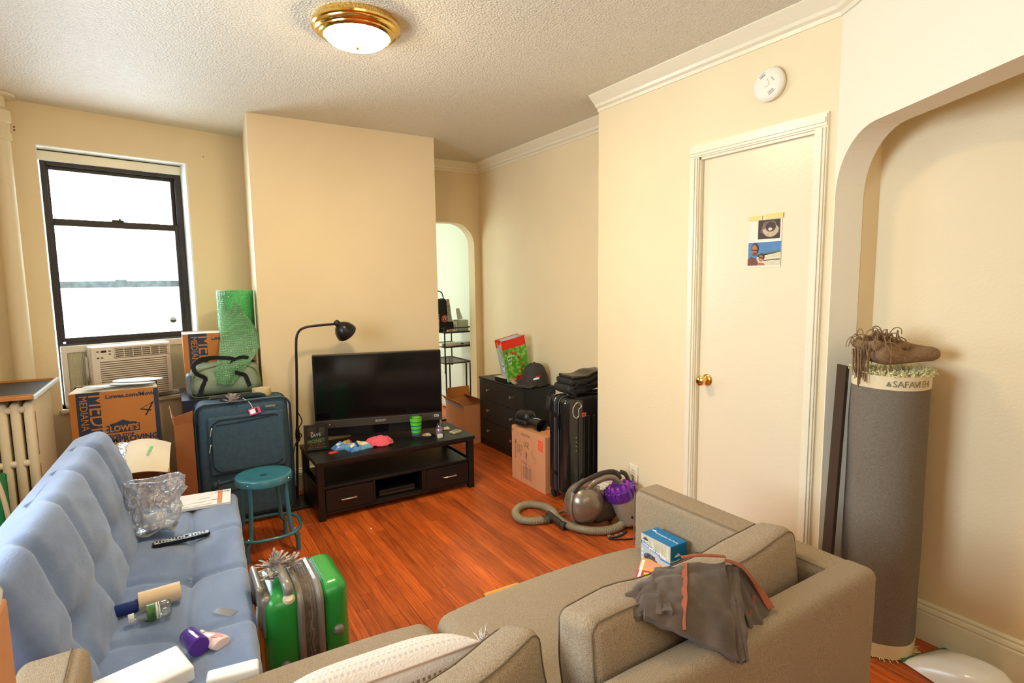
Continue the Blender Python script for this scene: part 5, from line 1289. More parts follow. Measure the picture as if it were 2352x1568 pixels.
tb('rim', M_gred, gf, [(-GD/2-.01, GW/2, GH), (-GD/2-.012, 0, GH), (-GD/2-.01, -GW/2, GH), (0, -GW/2+.02, GH), (GD/2, -GW/2, GH), (GD/2, 0, GH), (GD/2, GW/2, GH), (0, GW/2-.02, GH)], .003, 5, closed=True)
tb('cord_handle', mat('gold_cord', srgb(220, 190, 150), .5), gf, [(-GD/2-.002, GW/2+.002, GH-.01), (-.05, GW/2+.002, GH-.09), (-.02, GW/2-.002, GH-.13), (.01, GW/2-.004, GH-.10), (.03, GW/2-.004, GH-.02)], .003, 6, 6)
GF = axes((-GD/2-.013, GW/2, 0), (0, -1, 0), (0, 0, 1))
for i, s_ in enumerate(('peace', 'and', 'joy')): text(s_, .030, M_gwhite, gf, GF @ Matrix.Translation((.022, .215-i*.030, .008)), .0003)
bm = B(); wr = crom([(.02, .255), (.09, .245), (.14, .185), (.155, .12), (.125, .06), (.07, .035)], 8)
tube(bm, [(-GD/2-.0165, GW/2-p.x, p.y) for p in wr], .0016, 5); fin(bm, 'berry_wreath', mat('wreath_brown', srgb(170, 60, 40), .5), gf)
rnd = random.Random(2)
for k in range(11):
    p = wr[min(len(wr)-1, k*4+2)]; lt('berry', M_gred if k % 3 else mat('berry_dark', srgb(120, 70, 50), .5), gf, [(0, .0035), (.006+.002*(k % 2), .002), (.008, 0)], 12, axes((-GD/2-.0165, GW/2-p.x+rnd.uniform(-.01, .01), p.y+rnd.uniform(-.01, .01)), (0, 0, 1), (0, 1, 0)))
lt('bird_print', mat('print_white', (.8, .8, .8), .5), gf, [(0, .002), (.022, .0018), (.024, 0)], 20, axes((-.02, GW/2+.002, .13), (1, 0, 0), (0, 0, 1)) @ Matrix.Rotation(math.pi, 4, 'X') @ Matrix.Scale(1.7, 4, (0, 1, 0)))
lt('bird_print', mat('print_dark', (.06, .07, .08), .5), gf, [(0, .004), (.011, .0038), (.012, 0)], 16, axes((-.02, GW/2+.002, .14), (1, 0, 0), (0, 0, 1)) @ Matrix.Rotation(math.pi, 4, 'X'))
t = thing('small_black_box', 'low black and cream box in front of the gift bag on the dresser', 'box', (2.465, 4.115, .631), R(3)); bx('case', M_black, t, -.03, .03, -.085, .085, 0, .036, .002); bx('lid', M_cardw, t, -.031, .031, -.086, .086, .036, .040, .001)
t = thing('bundled_cables', 'tan bundle of coiled cables near the cap on the dresser', 'cable', (2.475, 3.965, .632))
for k in range(6): tb('coil', mat('tan_cable', srgb(176, 150, 126), .5), t, [(-.02+.004*k, -.05, .006+.004*(k % 3)), (-.025+.004*k, .0, .022+.003*k), (-.005, .045, .018+.004*k), (.025, .03, .008), (.022, -.03, .006)], .0045, 6, 5, closed=True)
bx('wrap_label', M_cardpk, t, -.03, .03, -.012, .012, .03, .040, .003)
M_cap = mat('charcoal_cap_cloth', srgb(62, 58, 54), .85, bump=.1, bump_scale=150)
cpx = thing('baseball_cap', 'charcoal baseball cap with a small red and white emblem on the dresser', 'cap', (2.575, 3.79, .6315), R(195))
cpx.scale = (1.12, 1.2, 1.45)
bm = B(); seg = 40; rings = []
for j in range(13):
    a = math.pi/2*j/12; z_ = .005+.125*math.sin(a)**.95 if j < 12 else .132; r_ = math.cos(a)**.62 if j < 12 else 0
    rings.append([bm.verts.new((.100*r_*math.cos(q)*1.06, .082*r_*math.sin(q), z_)) for q in (2*math.pi*i/seg for i in range(seg))] if j < 12 else [bm.verts.new((0, 0, z_))])
for A_, B_ in zip(rings, rings[1:]):
    for i in range(seg):
        if len(B_) == 1: bm.faces.new((A_[i], A_[(i+1) % seg], B_[0]))
        else: bm.faces.new((A_[i], A_[(i+1) % seg], B_[(i+1) % seg], B_[i]))
bm.faces.new(rings[0][::-1]); fin(bm, 'crown', M_cap, cpx, True, ang=60)
lt('button', M_cap, cpx, [(0, .006), (.006, .004), (.008, 0)], 14, Matrix.Translation((0, 0, .131)))
sh('brim', M_cap, cpx, lambda u, v: ((.085+.085*v*(1-.45*(2*u-1)**2)), (2*u-1)*.078*(1-.12*v), .014-.010*v+.012*(1-(2*u-1)**2)*(1-v*.4)), 16, 8, .003)
for k in range(3):
    a = math.pi*k/3; tb('seam', M_fabblk, cpx, [(.1007*math.cos(t_)**.62*math.cos(a)*1.06, .0825*math.cos(t_)**.62*math.sin(a), .005+.126*math.sin(t_)**.95) for t_ in (math.pi/2*i/14 for i in range(14))], .0009, 4)
em = axes((.062, .068, .052), (-.72, .66, 0), (-.15, -.2, 1))
flat('emblem', M_paper, cpx, [(-.026, -.008), (.016, -.002), (.022, .006), (.0, .007), (-.02, .002)], em, .003); flat('emblem', M_red, cpx, [(-.008, .006), (.024, .009), (.030, .016), (.0, .016)], em, .003)

# ------------------------------------------------------------------ small open box by the doorway
sb = thing('shipping_box', 'open pinkish shipping box on the floor between doorway and dresser', 'box', (2.40, 4.70, 0), R(0))
bm = B()
for a in ((-.13, .14, -.21, -.205, 0, .36), (-.13, .14, .175, .18, 0, .36), (-.13, -.125, -.205, .175, 0, .36), (.135, .14, -.205, .175, 0, .36), (-.125, .135, -.205, .175, 0, .005)): box(bm, *a)
fin(bm, 'walls', M_cardpk, sb)
sh('flap', M_cardpk, sb, bil((-.13, -.21, .36), (-.13, .18, .36), (-.175, .18, .415), (-.175, -.21, .40)), 4, 4, .004)
bx('tape_edge', mat('blue_grey_tape', srgb(150, 165, 190), .4), sb, -.1325, -.1295, -.21, .18, .338, .362, 0)
sh('flap', M_card, sb, bil((-.13, .18, .36), (.14, .18, .36), (.13, .19, .47), (-.10, .19, .47)), 4, 4, .004)
sh('flap', M_cardin, sb, bil((.14, -.21, .36), (.14, .18, .36), (.06, .17, .40), (.06, -.2, .40)), 4, 4, .004)
flat('print_mark', M_ink, sb, [(0, 0), (.012, 0), (.012, .04), (.0105, .04), (.0105, .002), (.0015, .002), (.0015, .04), (0, .04)], axes((-.1305, .05, .12), (0, -1, 0), (0, 0, 1)), .0004)

# ------------------------------------------------------------------ brown box with scribbles, glove
ub = thing('brown_box', 'sealed orange-brown box with UP scribbled on it beside the black suitcase', 'box', (2.19, 3.10, 0))
bx('carton', M_cardpk, ub, 0, .20, 0, .44, 0, .41, .002)
UF = axes((-.0006, .44, 0), (0, -1, 0), (0, 0, 1))
def scribble(par, mtx, strokes, r_=.0013, m=M_ink, name='pen_mark'):
    bm = B()
    for s in strokes: tube(bm, [mtx @ Vector((x, y, .0)) for x, y in s], r_, 4)
    return fin(bm, name, m, par)
scribble(ub, UF, [[(.055, .17), (.058, .31)], [(.05, .28), (.058, .31), (.066, .28)], [(.085, .285), (.085, .22), (.10, .215), (.108, .235), (.108, .285)], [(.13, .20), (.13, .285)], [(.13, .285), (.15, .275), (.148, .25), (.13, .245)],
                   [(.17, .325), (.172, .285), (.185, .28), (.195, .325)], [(.21, .275), (.21, .325)], [(.21, .325), (.232, .318), (.23, .30), (.21, .295)], [(.21, .30), (.235, .275)],
                   [(.20, .13), (.20, .25)], [(.19, .22), (.20, .25), (.21, .22)], [(.192, .20), (.20, .228), (.208, .20)], [(.14, .165), (.20, .15)]])
scribble(ub, UF, [crom([(.27, .27), (.29, .22), (.31, .19), (.325, .205), (.315, .23), (.295, .235), (.275, .265), (.285, .29)], 4)], .0008, M_brown_slot)
bm = B()
for k in range(11):
    y_ = .128-k*.0085
    for q in range(5):
        w_ = .012+.006*((k*3+q*5) % 3)
        vs = prism(bm, rect(w_, .0035, .155+q*.020, y_), 0, .0004); bmesh.ops.transform(bm, matrix=UF, verts=vs)
o = fin(bm, 'printed_lines', M_brown_slot, ub); o['kind'] = 'stuff'
for k in range(2):
    flat('printed_line', M_brown_slot, ub, rect(.12, .004, .13, .372-k*.009), UF, .0004)
scribble(ub, UF, [[(.13, .02), (.13, .165), (.27, .145), (.27, .02)]], .0006, M_brown_slot)
flat('red_label', mat('orange_red_label', srgb(240, 88, 50), .5), ub, rect(.06, .075, .355, .30), UF, .0005)
for k in range(5): flat('label_line', mat('label_pink', srgb(250, 150, 120), .5), ub, rect(.05, .004, .36, .31+k*.013), UF, .0007)
scribble(ub, UF, [[(.018+.008*math.cos(a), .375+.010*math.sin(a)) for a in (R(30*i) for i in range(11))]], .0012)
flat('top_tape', mat('orange_tape', srgb(250, 150, 80), .4), ub, rect(.05, .44, .075, 0), Matrix.Translation((0, 0, .4105)), .0004)
gl = thing('boxing_glove', 'black leather boxing glove lying on the scribbled box', 'boxing glove', mtx=Matrix.Translation((2.265, 3.40, .412)) @ Matrix.Rotation(R(-88), 4, 'Z'))
# local x from knuckles (-) to cuff (+)
bm = rbox(.17, .115, .095, .045, 8, lambda p: Vector((p.x, p.y*(1-.12*max(0, p.x/.085)), p.z-.28*max(0, -p.x-.03)+.012*math.cos(p.x*14))))
fin(bm, 'fist', M_leather, gl, True, Matrix.Translation((-.055, 0, .062)), 80)
bm = rbox(.085, .10, .060, .028, 6); fin(bm, 'finger_roll', M_leather, gl, True, Matrix.Translation((-.075, -.0, .031)), 80)
bm = rbox(.13, .04, .045, .02, 6, lambda p: Vector((p.x, p.y+.25*p.x*p.x, p.z))); fin(bm, 'thumb', M_leather, gl, True, Matrix.Translation((-.03, -.058, .035)) @ Matrix.Rotation(R(8), 4, 'Z'), 80)
lt('cuff', M_leather, gl, [(.0, -.02), (.040, -.02), (.044, .02), (.052, .095), (.053, .105), (.048, .106), (.042, .06), (.0, .05)], 32, Matrix.Translation((.045, 0, .047)) @ Matrix.Rotation(R(95), 4, 'Y') @ Matrix.Scale(.85, 4, (1, 0, 0)))
tb('cuff_trim', M_paperg, gl, [(.075, -.02, .083), (.11, -.018, .088), (.145, -.012, .088)], .0018, 6, 4)
for k in range(3): flat('glove_print', mat('gold_print', srgb(214, 190, 110), .5), gl, rect(.012, .022, -.085+k*.017, -.012+.004*(k % 2)), Matrix.Translation((0, 0, .116)) @ Matrix.Rotation(R(-2), 4, 'Y'), .003)

# ------------------------------------------------------------------ black ribbed suitcase and bag on it
hs = thing('black_suitcase', 'glossy black ribbed hard suitcase standing in the recess corner', 'suitcase', (2.405, 2.975, 0))
def hf(p):
    p = p.copy(); return p
soft('front_shell', M_shellblk, hs, (.42, .095, .68), .042, Matrix.Translation((0, -.058, .385)), n=6)
soft('rear_shell', M_shellblk, hs, (.42, .095, .68), .042, Matrix.Translation((0, .058, .385)), n=6)
tb('zip_band', M_fabblk, hs, [(x*.998, -.004, z+.385) for x, z in outline(.42, .68, .05)], .010, 8, closed=True)
tb('edge_bead', mat('grey_bead', (.12, .12, .12), .3), hs, [(x*1.002, -.026, z+.385) for x, z in outline(.42, .68, .05)], .0035, 6, closed=True)
tb('edge_bead', mat('grey_bead', (.12, .12, .12), .3), hs, [(x*1.002, .016, z+.385) for x, z in outline(.42, .68, .05)], .0035, 6, closed=True)
for k in range(7): soft('rib', M_shellblk, hs, (.018, .012, .50), .0058, Matrix.Translation((-.10+k*.044, -.106, .34)), n=3)
for x_ in (-.18, .18):
    for y_ in (-.07, .07): lt('wheel', M_dk, hs, [(0, -.010), (.020, -.010), (.023, 0), (.020, .010), (0, .010)], 18, Matrix.Translation((x_, y_, .023)) @ Matrix.Rotation(R(90), 4, 'Y')); bx('caster', M_dk, hs, x_-.016, x_+.016, y_-.016, y_+.016, .024, .055, .004)
soft('side_handle', M_black, hs, (.016, .022, .10), .007, Matrix.Translation((-.216, -.03, .56))); 
for z_ in (.60, .20): soft('latch', M_black, hs, (.014, .03, .035), .006, Matrix.Translation((-.214, .0, z_)))
tb('corner_guard_edge', M_cord, hs, [(-.145, -.108, .665), (-.115, -.109, .692), (-.085, -.1085, .672), (-.083, -.109, .655), (-.105, -.109, .642), (-.105, -.109, .60), (-.125, -.109, .585), (-.15, -.109, .61), (-.152, -.108, .645)], .0028, 6, 5, closed=True)
for x_, z_ in ((-.118, .682), (-.090, .662), (-.112, .594), (-.148, .60)): lt('screw', M_chrome, hs, [(0, .004), (.004, 0)], 10, axes((x_, -.1075, z_), (1, 0, 0), (0, 0, 1)))
flat('orange_sticker', mat('orange_sticker', srgb(205, 110, 70), .4), hs, rect(.036, .028, -.075, .585), axes((0, -.1062, 0), (1, 0, 0), (0, .0, 1)), .0005); flat('sticker_mark', M_red, hs, rect(.022, .012, -.068, .594), axes((0, -.1068, 0), (1, 0, 0), (0, 0, 1)), .0005)
for k, z_ in enumerate((.45, .42, .39, .36)): flat('brand_mark', M_paperg, hs, rect(.010, .003, -.128, z_), axes((0, -.1068, 0), (1, 0, 0), (0, 0, 1)), .0006)
tb('top_handle', M_black, hs, [(-.07, .0, .722), (-.06, 0, .742), (.06, 0, .742), (.07, 0, .722)], .009, 8, 4)
fbag = thing('black_bag', 'soft black nylon bag lying on the ribbed suitcase', 'bag', (2.43, 2.985, .742))
def nb(p):
    p = p.copy(); p.z += .012*nz(p.x*9, p.y*9, 3)+.010*math.sin(p.x*16); p.x += .010*nz(p.z*20, p.y*10); p.y += .008*nz(p.x*12, p.z*18); return p
soft('body', M_fabblk, fbag, (.38, .19, .062), .028, Matrix.Translation((0, 0, .036)), nb, n=16)
soft('body', M_fabblk, fbag, (.36, .175, .045), .02, Matrix.Translation((.01, 0, .085)), nb, n=16)
soft('lid', M_leather, fbag, (.33, .16, .022), .01, Matrix.Translation((.015, 0, .115)), nb, n=12)
for q in range(3): tb('strap', M_strap, fbag, [(-.18+.02*q, -.09, .03), (-.12, -.105, .055+.01*q), (-.02, -.102, .03+.012*q), (.08, -.10, .06), (.16, -.095, .045)], .007, 6, 5, flat=.4)
tb('side_stitch', M_paperg, fbag, [(.07, -.098, .085), (.08, -.101, .06), (.075, -.100, .03), (.06, -.099, .02)], .0016, 5, 4)
tb('buckle', M_leather, fbag, [(-.19, -.05, .015), (-.165, -.10, .012), (-.14, -.105, -.006), (-.16, -.095, -.012), (-.19, -.085, .0)], .006, 6, 4, closed=True)
soft('hanging_pouch', M_fabblk, fbag, (.05, .05, .10), .015, Matrix.Translation((-.225, .075, -.075)), nb); tb('loop', M_strap, fbag, [(-.235, .07, -.03), (-.23, .06, .01), (-.20, .05, .02), (-.17, .05, .02)], .006, 6, 4)

# ------------------------------------------------------------------ green hard suitcase
gs = thing('green_suitcase', 'bright green hard-shell suitcase with silver trim standing between futon and sofa', 'suitcase', (.360, 2.06, 0))
GZ = -.02
def gsh(cx, w, name):
    def f(p):
        p = p.copy(); p.z += .004*math.sin(p.x*9)
        return p
    return soft(name, M_green, gs, (w, .28, .435), .045, Matrix.Translation((cx, 0, .233)), f, n=8)
gsh(-.083, .125, 'front_shell'); gsh(.080, .115, 'rear_shell')
def hoop(name, m, x, w, r_, grow=1.0, k=8):
    bm = B(); pts = [(x, a*grow, b*grow+.233) for a, b in outline(.28, .435, .06, k)]
    tube(bm, pts, r_, 8, True); o = fin(bm, name, m, gs, True)
    return o
for x_, r_ in ((-.030, .013), (.034, .014)):
    hoop('trim_rail', M_gsil, x_, 0, r_, .985)
for x_ in (-.016, -.009, -.001, .008, .017): hoop('zip_gusset', mat('gusset_taupe', srgb(118, 104, 90), .6, noise_amt=.4, noise_scale=60), x_, 0, .006, .972)
hoop('shell_groove', mat('deep_green_groove', srgb(14, 120, 34), .4), .052, 0, .0035, 1.004)
for x_, z_ in ((-.088, .205), (.092, .275)): lt('side_foot', M_gsil, gs, [(0, .014), (.010, .012), (.017, .006), (.019, 0), (.019, -.01), (0, -.01)], 24, Matrix.Translation((x_, -.142, z_)) @ Matrix.Rotation(R(90), 4, 'X'))
tb('top_handle', M_gsil, gs, [(-.065, -.120, .448), (-.065, -.117, .468), (-.068, -.09, .482), (-.072, .02, .486), (-.072, .09, .476), (-.070, .11, .450)], .013, 10, 6, flat=1.3)
lt('handle_socket', mat('cream_socket', srgb(225, 205, 170), .35), gs, [(0, .012), (.014, .010), (.020, 0), (0, 0)], 20, Matrix.Translation((-.066, -.128, .435)) @ Matrix.Rotation(R(38), 4, 'X'))
tb('telescopic_handle', M_gsil, gs, [(-.148, -.085, .34), (-.148, -.085, .455), (-.148, -.07, .470), (-.148, .07, .470), (-.148, .085, .455), (-.148, .085, .34)], .012, 10, 5)
soft('handle_housing', M_gsil, gs, (.035, .23, .15), .015, Matrix.Translation((-.133, .0, .375)), n=5)
tb('side_rail', M_chrome, gs, [(-.160, -.11, .43), (-.166, -.12, .36), (-.164, -.12, .20), (-.158, -.115, .06)], .006, 8, 5)
tb('zip_cord', mat('taupe_cord', srgb(120, 104, 88), .6), gs, [(0, -.152, .43), (.004, -.154, .36), (-.002, -.155, .33), (.006, -.158, .30), (.0, -.154, .27), (.006, -.155, .24), (.002, -.154, .215)], .003, 6, 5)
for z_ in (.315, .235): tb('zip_pull', mat('taupe_cord', srgb(120, 104, 88), .6), gs, [(-.006, -.155, z_+.012), (.006, -.158, z_), (-.004, -.157, z_-.012)], .0035, 6, closed=True)
for x_ in (-.10, .10):
    for y_ in (-.10, .10): lt('wheel', M_dk, gs, [(0, -.012), (.018, -.012), (.020, 0), (.018, .012), (0, .012)], 16, Matrix.Translation((x_, y_, .020)) @ Matrix.Rotation(R(90), 4, 'Y'))
ribbon('ribbon_bow', gs, (-.085, .03, .482), .065, 40, M_rib, 21); ribbon('ribbon_bow', gs, (-.03, .045, .465), .055, 30, M_rib, 8); ribbon('ribbon_bow', gs, (-.105, -.04, .475), .04, 22, M_rib, 33)
# ------------------------------------------------------------------ vacuum cleaner
vc = thing('vacuum_cleaner', 'ball-type canister vacuum with purple top and clear bin on the floor by the outlet', 'vacuum cleaner', (2.15, 2.52, 0))
def VV(x, y, z): return Matrix.Translation((x-2.15, y-2.52, z))
bm = B(); prof = [(0, -.118)]+[(.128*math.cos(a), .118*math.sin(a)) for a in (R(-80+10*i) for i in range(17))]+[(0, .118)]
lathe(bm, prof, 40, VV(2.085, 2.545, .162) @ Matrix.Rotation(R(20), 4, 'Z') @ Matrix.Rotation(R(90), 4, 'X')); fin(bm, 'ball', M_vac, vc, True, ang=80)
ringm = VV(2.085, 2.545, .162) @ Matrix.Rotation(R(20), 4, 'Z') @ Matrix.Rotation(R(90), 4, 'X')
bm = B(); tube(bm, [ringm @ Vector((.132*math.cos(a), .132*math.sin(a), -.012)) for a in (2*math.pi*i/40 for i in range(40))], .009, 8, True); fin(bm, 'ball_hoop', mat('pale_metal_hoop', srgb(150, 140, 122), .25, .5), vc, True)
bm = B(); tube(bm, [ringm @ Vector((.100*math.cos(a), .100*math.sin(a), .066)) for a in (2*math.pi*i/40 for i in range(40))], .0025, 6, True); fin(bm, 'ball_seam', M_vacdk, vc, True)
bm = rbox(.20, .17, .16, .05, 6, lambda p: Vector((p.x, p.y, p.z))); fin(bm, 'chassis', M_vacdk, vc, True, VV(2.19, 2.53, .115), 80)
bx('power_button', M_red, vc, -.032, .032, -.006, .006, -.004, .004, .003, VV(2.065, 2.485, .282) @ Matrix.Rotation(R(-35), 4, 'X'))
lt('button', M_silver, vc, [(0, .006), (.010, .004), (.012, 0)], 16, VV(2.135, 2.475, .265) @ Matrix.Rotation(R(45), 4, 'X'))
ax0 = Vector((2.262, 2.44, .265)); ax1 = Vector((2.330, 2.40, .045)); az = (ax0-ax1).normalized(); axx = az.orthogonal().normalized(); ayy = az.cross(axx)
MB_ = Matrix.Identity(4)
for i in range(3): MB_[i][0] = axx[i]; MB_[i][1] = ayy[i]; MB_[i][2] = az[i]; MB_[i][3] = ax1[i]
MB_ = Matrix.Translation((-2.15, -2.52, 0)) @ MB_
lt('clear_bin', M_bin, vc, [(.070, .0), (.073, .006), (.080, .135), (.080, .150)], 40, MB_)
lt('bin_base', mat('beige_bin_base', srgb(150, 134, 108), .3), vc, [(0, -.022), (.055, -.020), (.068, -.008), (.072, .004), (0, .004)], 40, MB_)
lt('inner_shroud', mat('shroud', srgb(140, 126, 108), .5), vc, [(0, .03), (.030, .03), (.048, .07), (.050, .14), (0, .14)], 28, MB_)
lt('dirt_spot', M_dk, vc, [(0, 0), (.008, 0), (.008, .004), (0, .004)], 12, MB_ @ Matrix.Translation((0, 0, .045)) @ Matrix.Rotation(R(200), 4, 'Z') @ Matrix.Translation((.075, 0, 0)) @ Matrix.Rotation(R(90), 4, 'Y'))
lt('purple_cap', M_purple, vc, [(.084, .148), (.088, .152), (.092, .20), (.086, .212), (.060, .216), (.03, .235), (0, .238)], 40, MB_)
for k in range(18):
    a = 2*math.pi*k/18; bm = rbox(.020, .020, .060, .006, 2); fin(bm, 'cyclone', M_purple, vc, True, MB_ @ Matrix.Rotation(a, 4, 'Z') @ Matrix.Translation((.088, 0, .188)) @ Matrix.Rotation(R(8), 4, 'Y'), 80)
for k in range(10):
    a = 2*math.pi*k/10; lt('cyclone_cone', mat('magenta_purple', srgb(150, 50, 170), .15, coat=.4), vc, [(.012, 0), (.010, .02), (.006, .026), (0, .027)], 14, MB_ @ Matrix.Rotation(a, 4, 'Z') @ Matrix.Translation((.058, 0, .213)))
# carry handle and duct
TT = lambda *p: (p[0]-2.15, p[1]-2.52, p[2])
tb('duct', M_vac, vc, [TT(2.06, 2.50, .255), TT(2.10, 2.48, .295), TT(2.16, 2.455, .322), TT(2.22, 2.44, .318), TT(2.255, 2.435, .285)], .020, 14, 6)
tb('carry_handle', M_vacdk, vc, [TT(1.985, 2.52, .25), TT(2.03, 2.50, .305), TT(2.12, 2.47, .345), TT(2.20, 2.45, .355), TT(2.25, 2.44, .340), TT(2.275, 2.435, .300)], .0085, 10, 6, flat=1.7)
tb('carry_handle', M_vacdk, vc, [TT(2.275, 2.435, .345), TT(2.31, 2.43, .325), TT(2.335, 2.43, .285)], .009, 10, 6, flat=1.5)
for x_, y_ in ((2.235, 2.38), (2.27, 2.52)): lt('wheel', M_vacdk, vc, [(0, -.008), (.018, -.008), (.020, 0), (.018, .008), (0, .008)], 16, VV(x_, y_, .020) @ Matrix.Rotation(R(90), 4, 'X'))
hp = [(2.325, 2.30), (2.322, 2.365), (2.30, 2.41), (2.235, 2.45), (2.165, 2.50), (2.115, 2.565), (2.115, 2.65), (2.15, 2.76), (2.175, 2.88), (2.145, 2.995), (2.06, 3.08), (1.965, 3.105), (1.868, 3.055), (1.81, 2.965), (1.80, 2.88), (1.835, 2.80), (1.90, 2.757), (1.95, 2.725)]
hz = [.05, .04, .030, .026, .026, .028, .030, .030, .026, .024, .024, .024, .024, .024, .024, .024, .026, .028]
# keep clear of the suitcase and brown box: path in front of them
hp = [(2.325, 2.30), (2.322, 2.365), (2.29, 2.41), (2.22, 2.39), (2.12, 2.40), (2.03, 2.47), (1.985, 2.58), (1.99, 2.69), (2.03, 2.80), (2.03, 2.90), (1.975, 2.975), (1.90, 2.975), (1.835, 2.93), (1.80, 2.86), (1.80, 2.80), (1.835, 2.755), (1.885, 2.73), (1.93, 2.715)]
HP = crom([(x, y, z) for (x, y), z in zip(hp, hz)], 30)
cyc = [0]
bm = B(); tube(bm, [Vector(TT(*p)) for p in HP], .023, 12, rfun=None); 
fin(bm, 'hose', M_vachose, vc, True)
bm = B(); acc = 0; last = None
for i in range(1, len(HP)):
    acc += (HP[i]-HP[i-1]).length
    if acc > .0078:
        acc = 0; t_ = (HP[i]-HP[i-1]).normalized(); u = Vector((0, 0, 1)); u = (u-t_*u.dot(t_)).normalized(); v_ = t_.cross(u); c = Vector(TT(*HP[i]))
        tube(bm, [c+(u*math.cos(a)+v_*math.sin(a))*.0232 for a in (2*math.pi*k/14 for k in range(14))], .0018, 4, True)
o = fin(bm, 'hose_ridges', mat('hose_rib_tan', srgb(160, 146, 118), .35), vc, True); o['kind'] = 'stuff'
tb('hose_cuff', M_vacdk, vc, [TT(1.90, 2.727, .027), TT(1.945, 2.712, .029)], .0255, 16)
tb('handle_tube', M_vacdk, vc, [TT(1.945, 2.712, .030), TT(1.965, 2.70, .032), TT(1.965, 2.64, .030), TT(1.957, 2.60, .028)], .021, 14, 5)
tb('handle_tube', M_vacdk, vc, [TT(1.985, 2.78, .028), TT(1.975, 2.73, .032), TT(1.962, 2.68, .034)], .018, 14, 4)
bm = B(); lathe(bm, [(.0235, 0), (.0235, .03), (.018, .03), (.018, 0)], 24, None, True); fin(bm, 'tube_mouth', M_vacdk, vc, True, Matrix.Translation(TT(1.957, 2.598, .028)) @ Matrix.Rotation(R(8), 4, 'Z') @ Matrix.Rotation(R(90), 4, 'X'))
lt('mouth_dark', M_dk, vc, [(0, .0), (.018, 0)], 20, Matrix.Translation(TT(1.957, 2.588, .028)) @ Matrix.Rotation(R(8), 4, 'Z') @ Matrix.Rotation(R(90), 4, 'X'))
tb('trigger', M_vac, vc, [TT(1.99, 2.70, .03), TT(2.02, 2.73, .038), TT(2.07, 2.74, .036), TT(2.10, 2.72, .03)], .010, 10, 5)
tb('power_cord', M_dk, vc, [TT(2.25, 2.35, .006), TT(2.18, 2.33, .006), TT(2.10, 2.34, .006), TT(2.16, 2.29, .006), TT(2.27, 2.24, .006), TT(2.34, 2.20, .006), TT(2.37, 2.14, .006)], .005, 6, 6)
for x_, y_ in ((2.12, 2.36), (2.16, 2.345), (2.20, 2.345)): bx('castor', M_silver, vc, -.008, .008, -.008, .008, 0, .014, .003, VV(x_, y_, .001))

# outlet
ou = thing('wall_outlet', 'worn cream double outlet low on the wall near the sofa arm', 'outlet', mtx=axes((2.3995, 2.448, .304), (0, -1, 0), (0, 0, 1)))
bx('cover_plate', M_trim, ou, -.036, .036, -.056, .056, 0, .005, .002)
for z_ in (.022, -.022): bx('socket', M_trim, ou, -.016, .016, z_-.014, z_+.014, .004, .0065, .003); [bx('slot', M_dk, ou, s_*.006-.001, s_*.006+.001, z_-.004, z_+.006, .006, .0068, 0) for s_ in (-1, 1)]
scr = [crom([(-.016, -.020, 0), (-.004, -.010, 0), (.004, -.022, 0), (-.008, -.034, 0), (.010, -.036, 0)], 4)]
bm = B(); tube(bm, [Vector((p.x, p.y, .0068)) for p in scr[0]], .0016, 5); fin(bm, 'burn_mark', M_dk, ou)
tb('paint_crack', M_brown_slot, ou, [(-.038, .050, .002), (-.038, .0, .002), (-.036, -.02, .002)], .0012, 4); tb('paint_crack', M_brown_slot, ou, [(-.02, -.052, .005), (.005, -.058, .003), (.036, -.050, .003), (.037, .0, .003)], .0012, 4)

# photos taped on the door
ph = thing('photo_sleeve', 'two-photo plastic sleeve taped on the door, ultrasound above beach selfie', 'photo', mtx=axes((2.4205, 1.713, 1.547), (0, -1, 0.0), (-.0, .03, 1)))
PW, PH = .170, .232
bx('sleeve', mat('sleeve_white', srgb(238, 222, 196), .5), ph, 0, PW, 0, PH, 0, .0012, 0)
L1 = Matrix.Translation((0, 0, .0014))
def lay(n): return Matrix.Translation((0, 0, .0014+.00035*n))
def FP(name, m, pts, n): return flat(name, m, ph, pts, lay(n), .0003)
def ell(cx, cy, rx, ry, a0=0, a1=360, n=20): return [(cx+rx*math.cos(R(a0+(a1-a0)*i/n)), cy+ry*math.sin(R(a0+(a1-a0)*i/n))) for i in range(n+(0 if a1-a0 == 360 else 1))]
M_us = mat('ultrasound_dark', srgb(70, 50, 44), .4, noise_amt=.3, noise_scale=80); M_ul = mat('ultrasound_pale', srgb(205, 180, 145), .4, noise_amt=.25, noise_scale=90); M_um = mat('ultrasound_mid', srgb(130, 105, 85), .4, noise_amt=.4, noise_scale=60)
FP('ultrasound', M_us, rect(.112, .088, .050, .132), 0)
FP('ultrasound_fan', M_um, [(.080, .212), (.135, .214), (.158, .160), (.110, .138), (.062, .165)], 1)
FP('ultrasound_fan', M_ul, ell(.115, .180, .042, .040, 185, 355)+[(.150, .186), (.128, .205), (.085, .18)], 2)
FP('ultrasound_sac', M_us, ell(.115, .186, .026, .022), 3)
FP('ultrasound_form', mat('ultrasound_light', srgb(226, 200, 180), .4), ell(.113, .176, .010, .007), 4)
M_sky = mat('photo_sky', srgb(84, 130, 176), .4, noise_amt=.1, noise_scale=20); M_sea = mat('photo_sea', srgb(90, 110, 100), .4); M_sand = mat('photo_sand', srgb(220, 206, 174), .4, noise_amt=.1, noise_scale=40)
FP('beach_sky', M_sky, rect(.168, .108, .001, .010), 0)
FP('beach_sea', M_sea, [(.05, .062), (.169, .078), (.169, .070), (.05, .050)], 1)
FP('beach_sand', M_sand, [(.04, .010), (.169, .010), (.169, .071), (.05, .056)], 1)
FP('beach_shadow', M_us, [(.08, .033), (.12, .037), (.165, .039), (.165, .034), (.12, .033), (.085, .030)], 2)
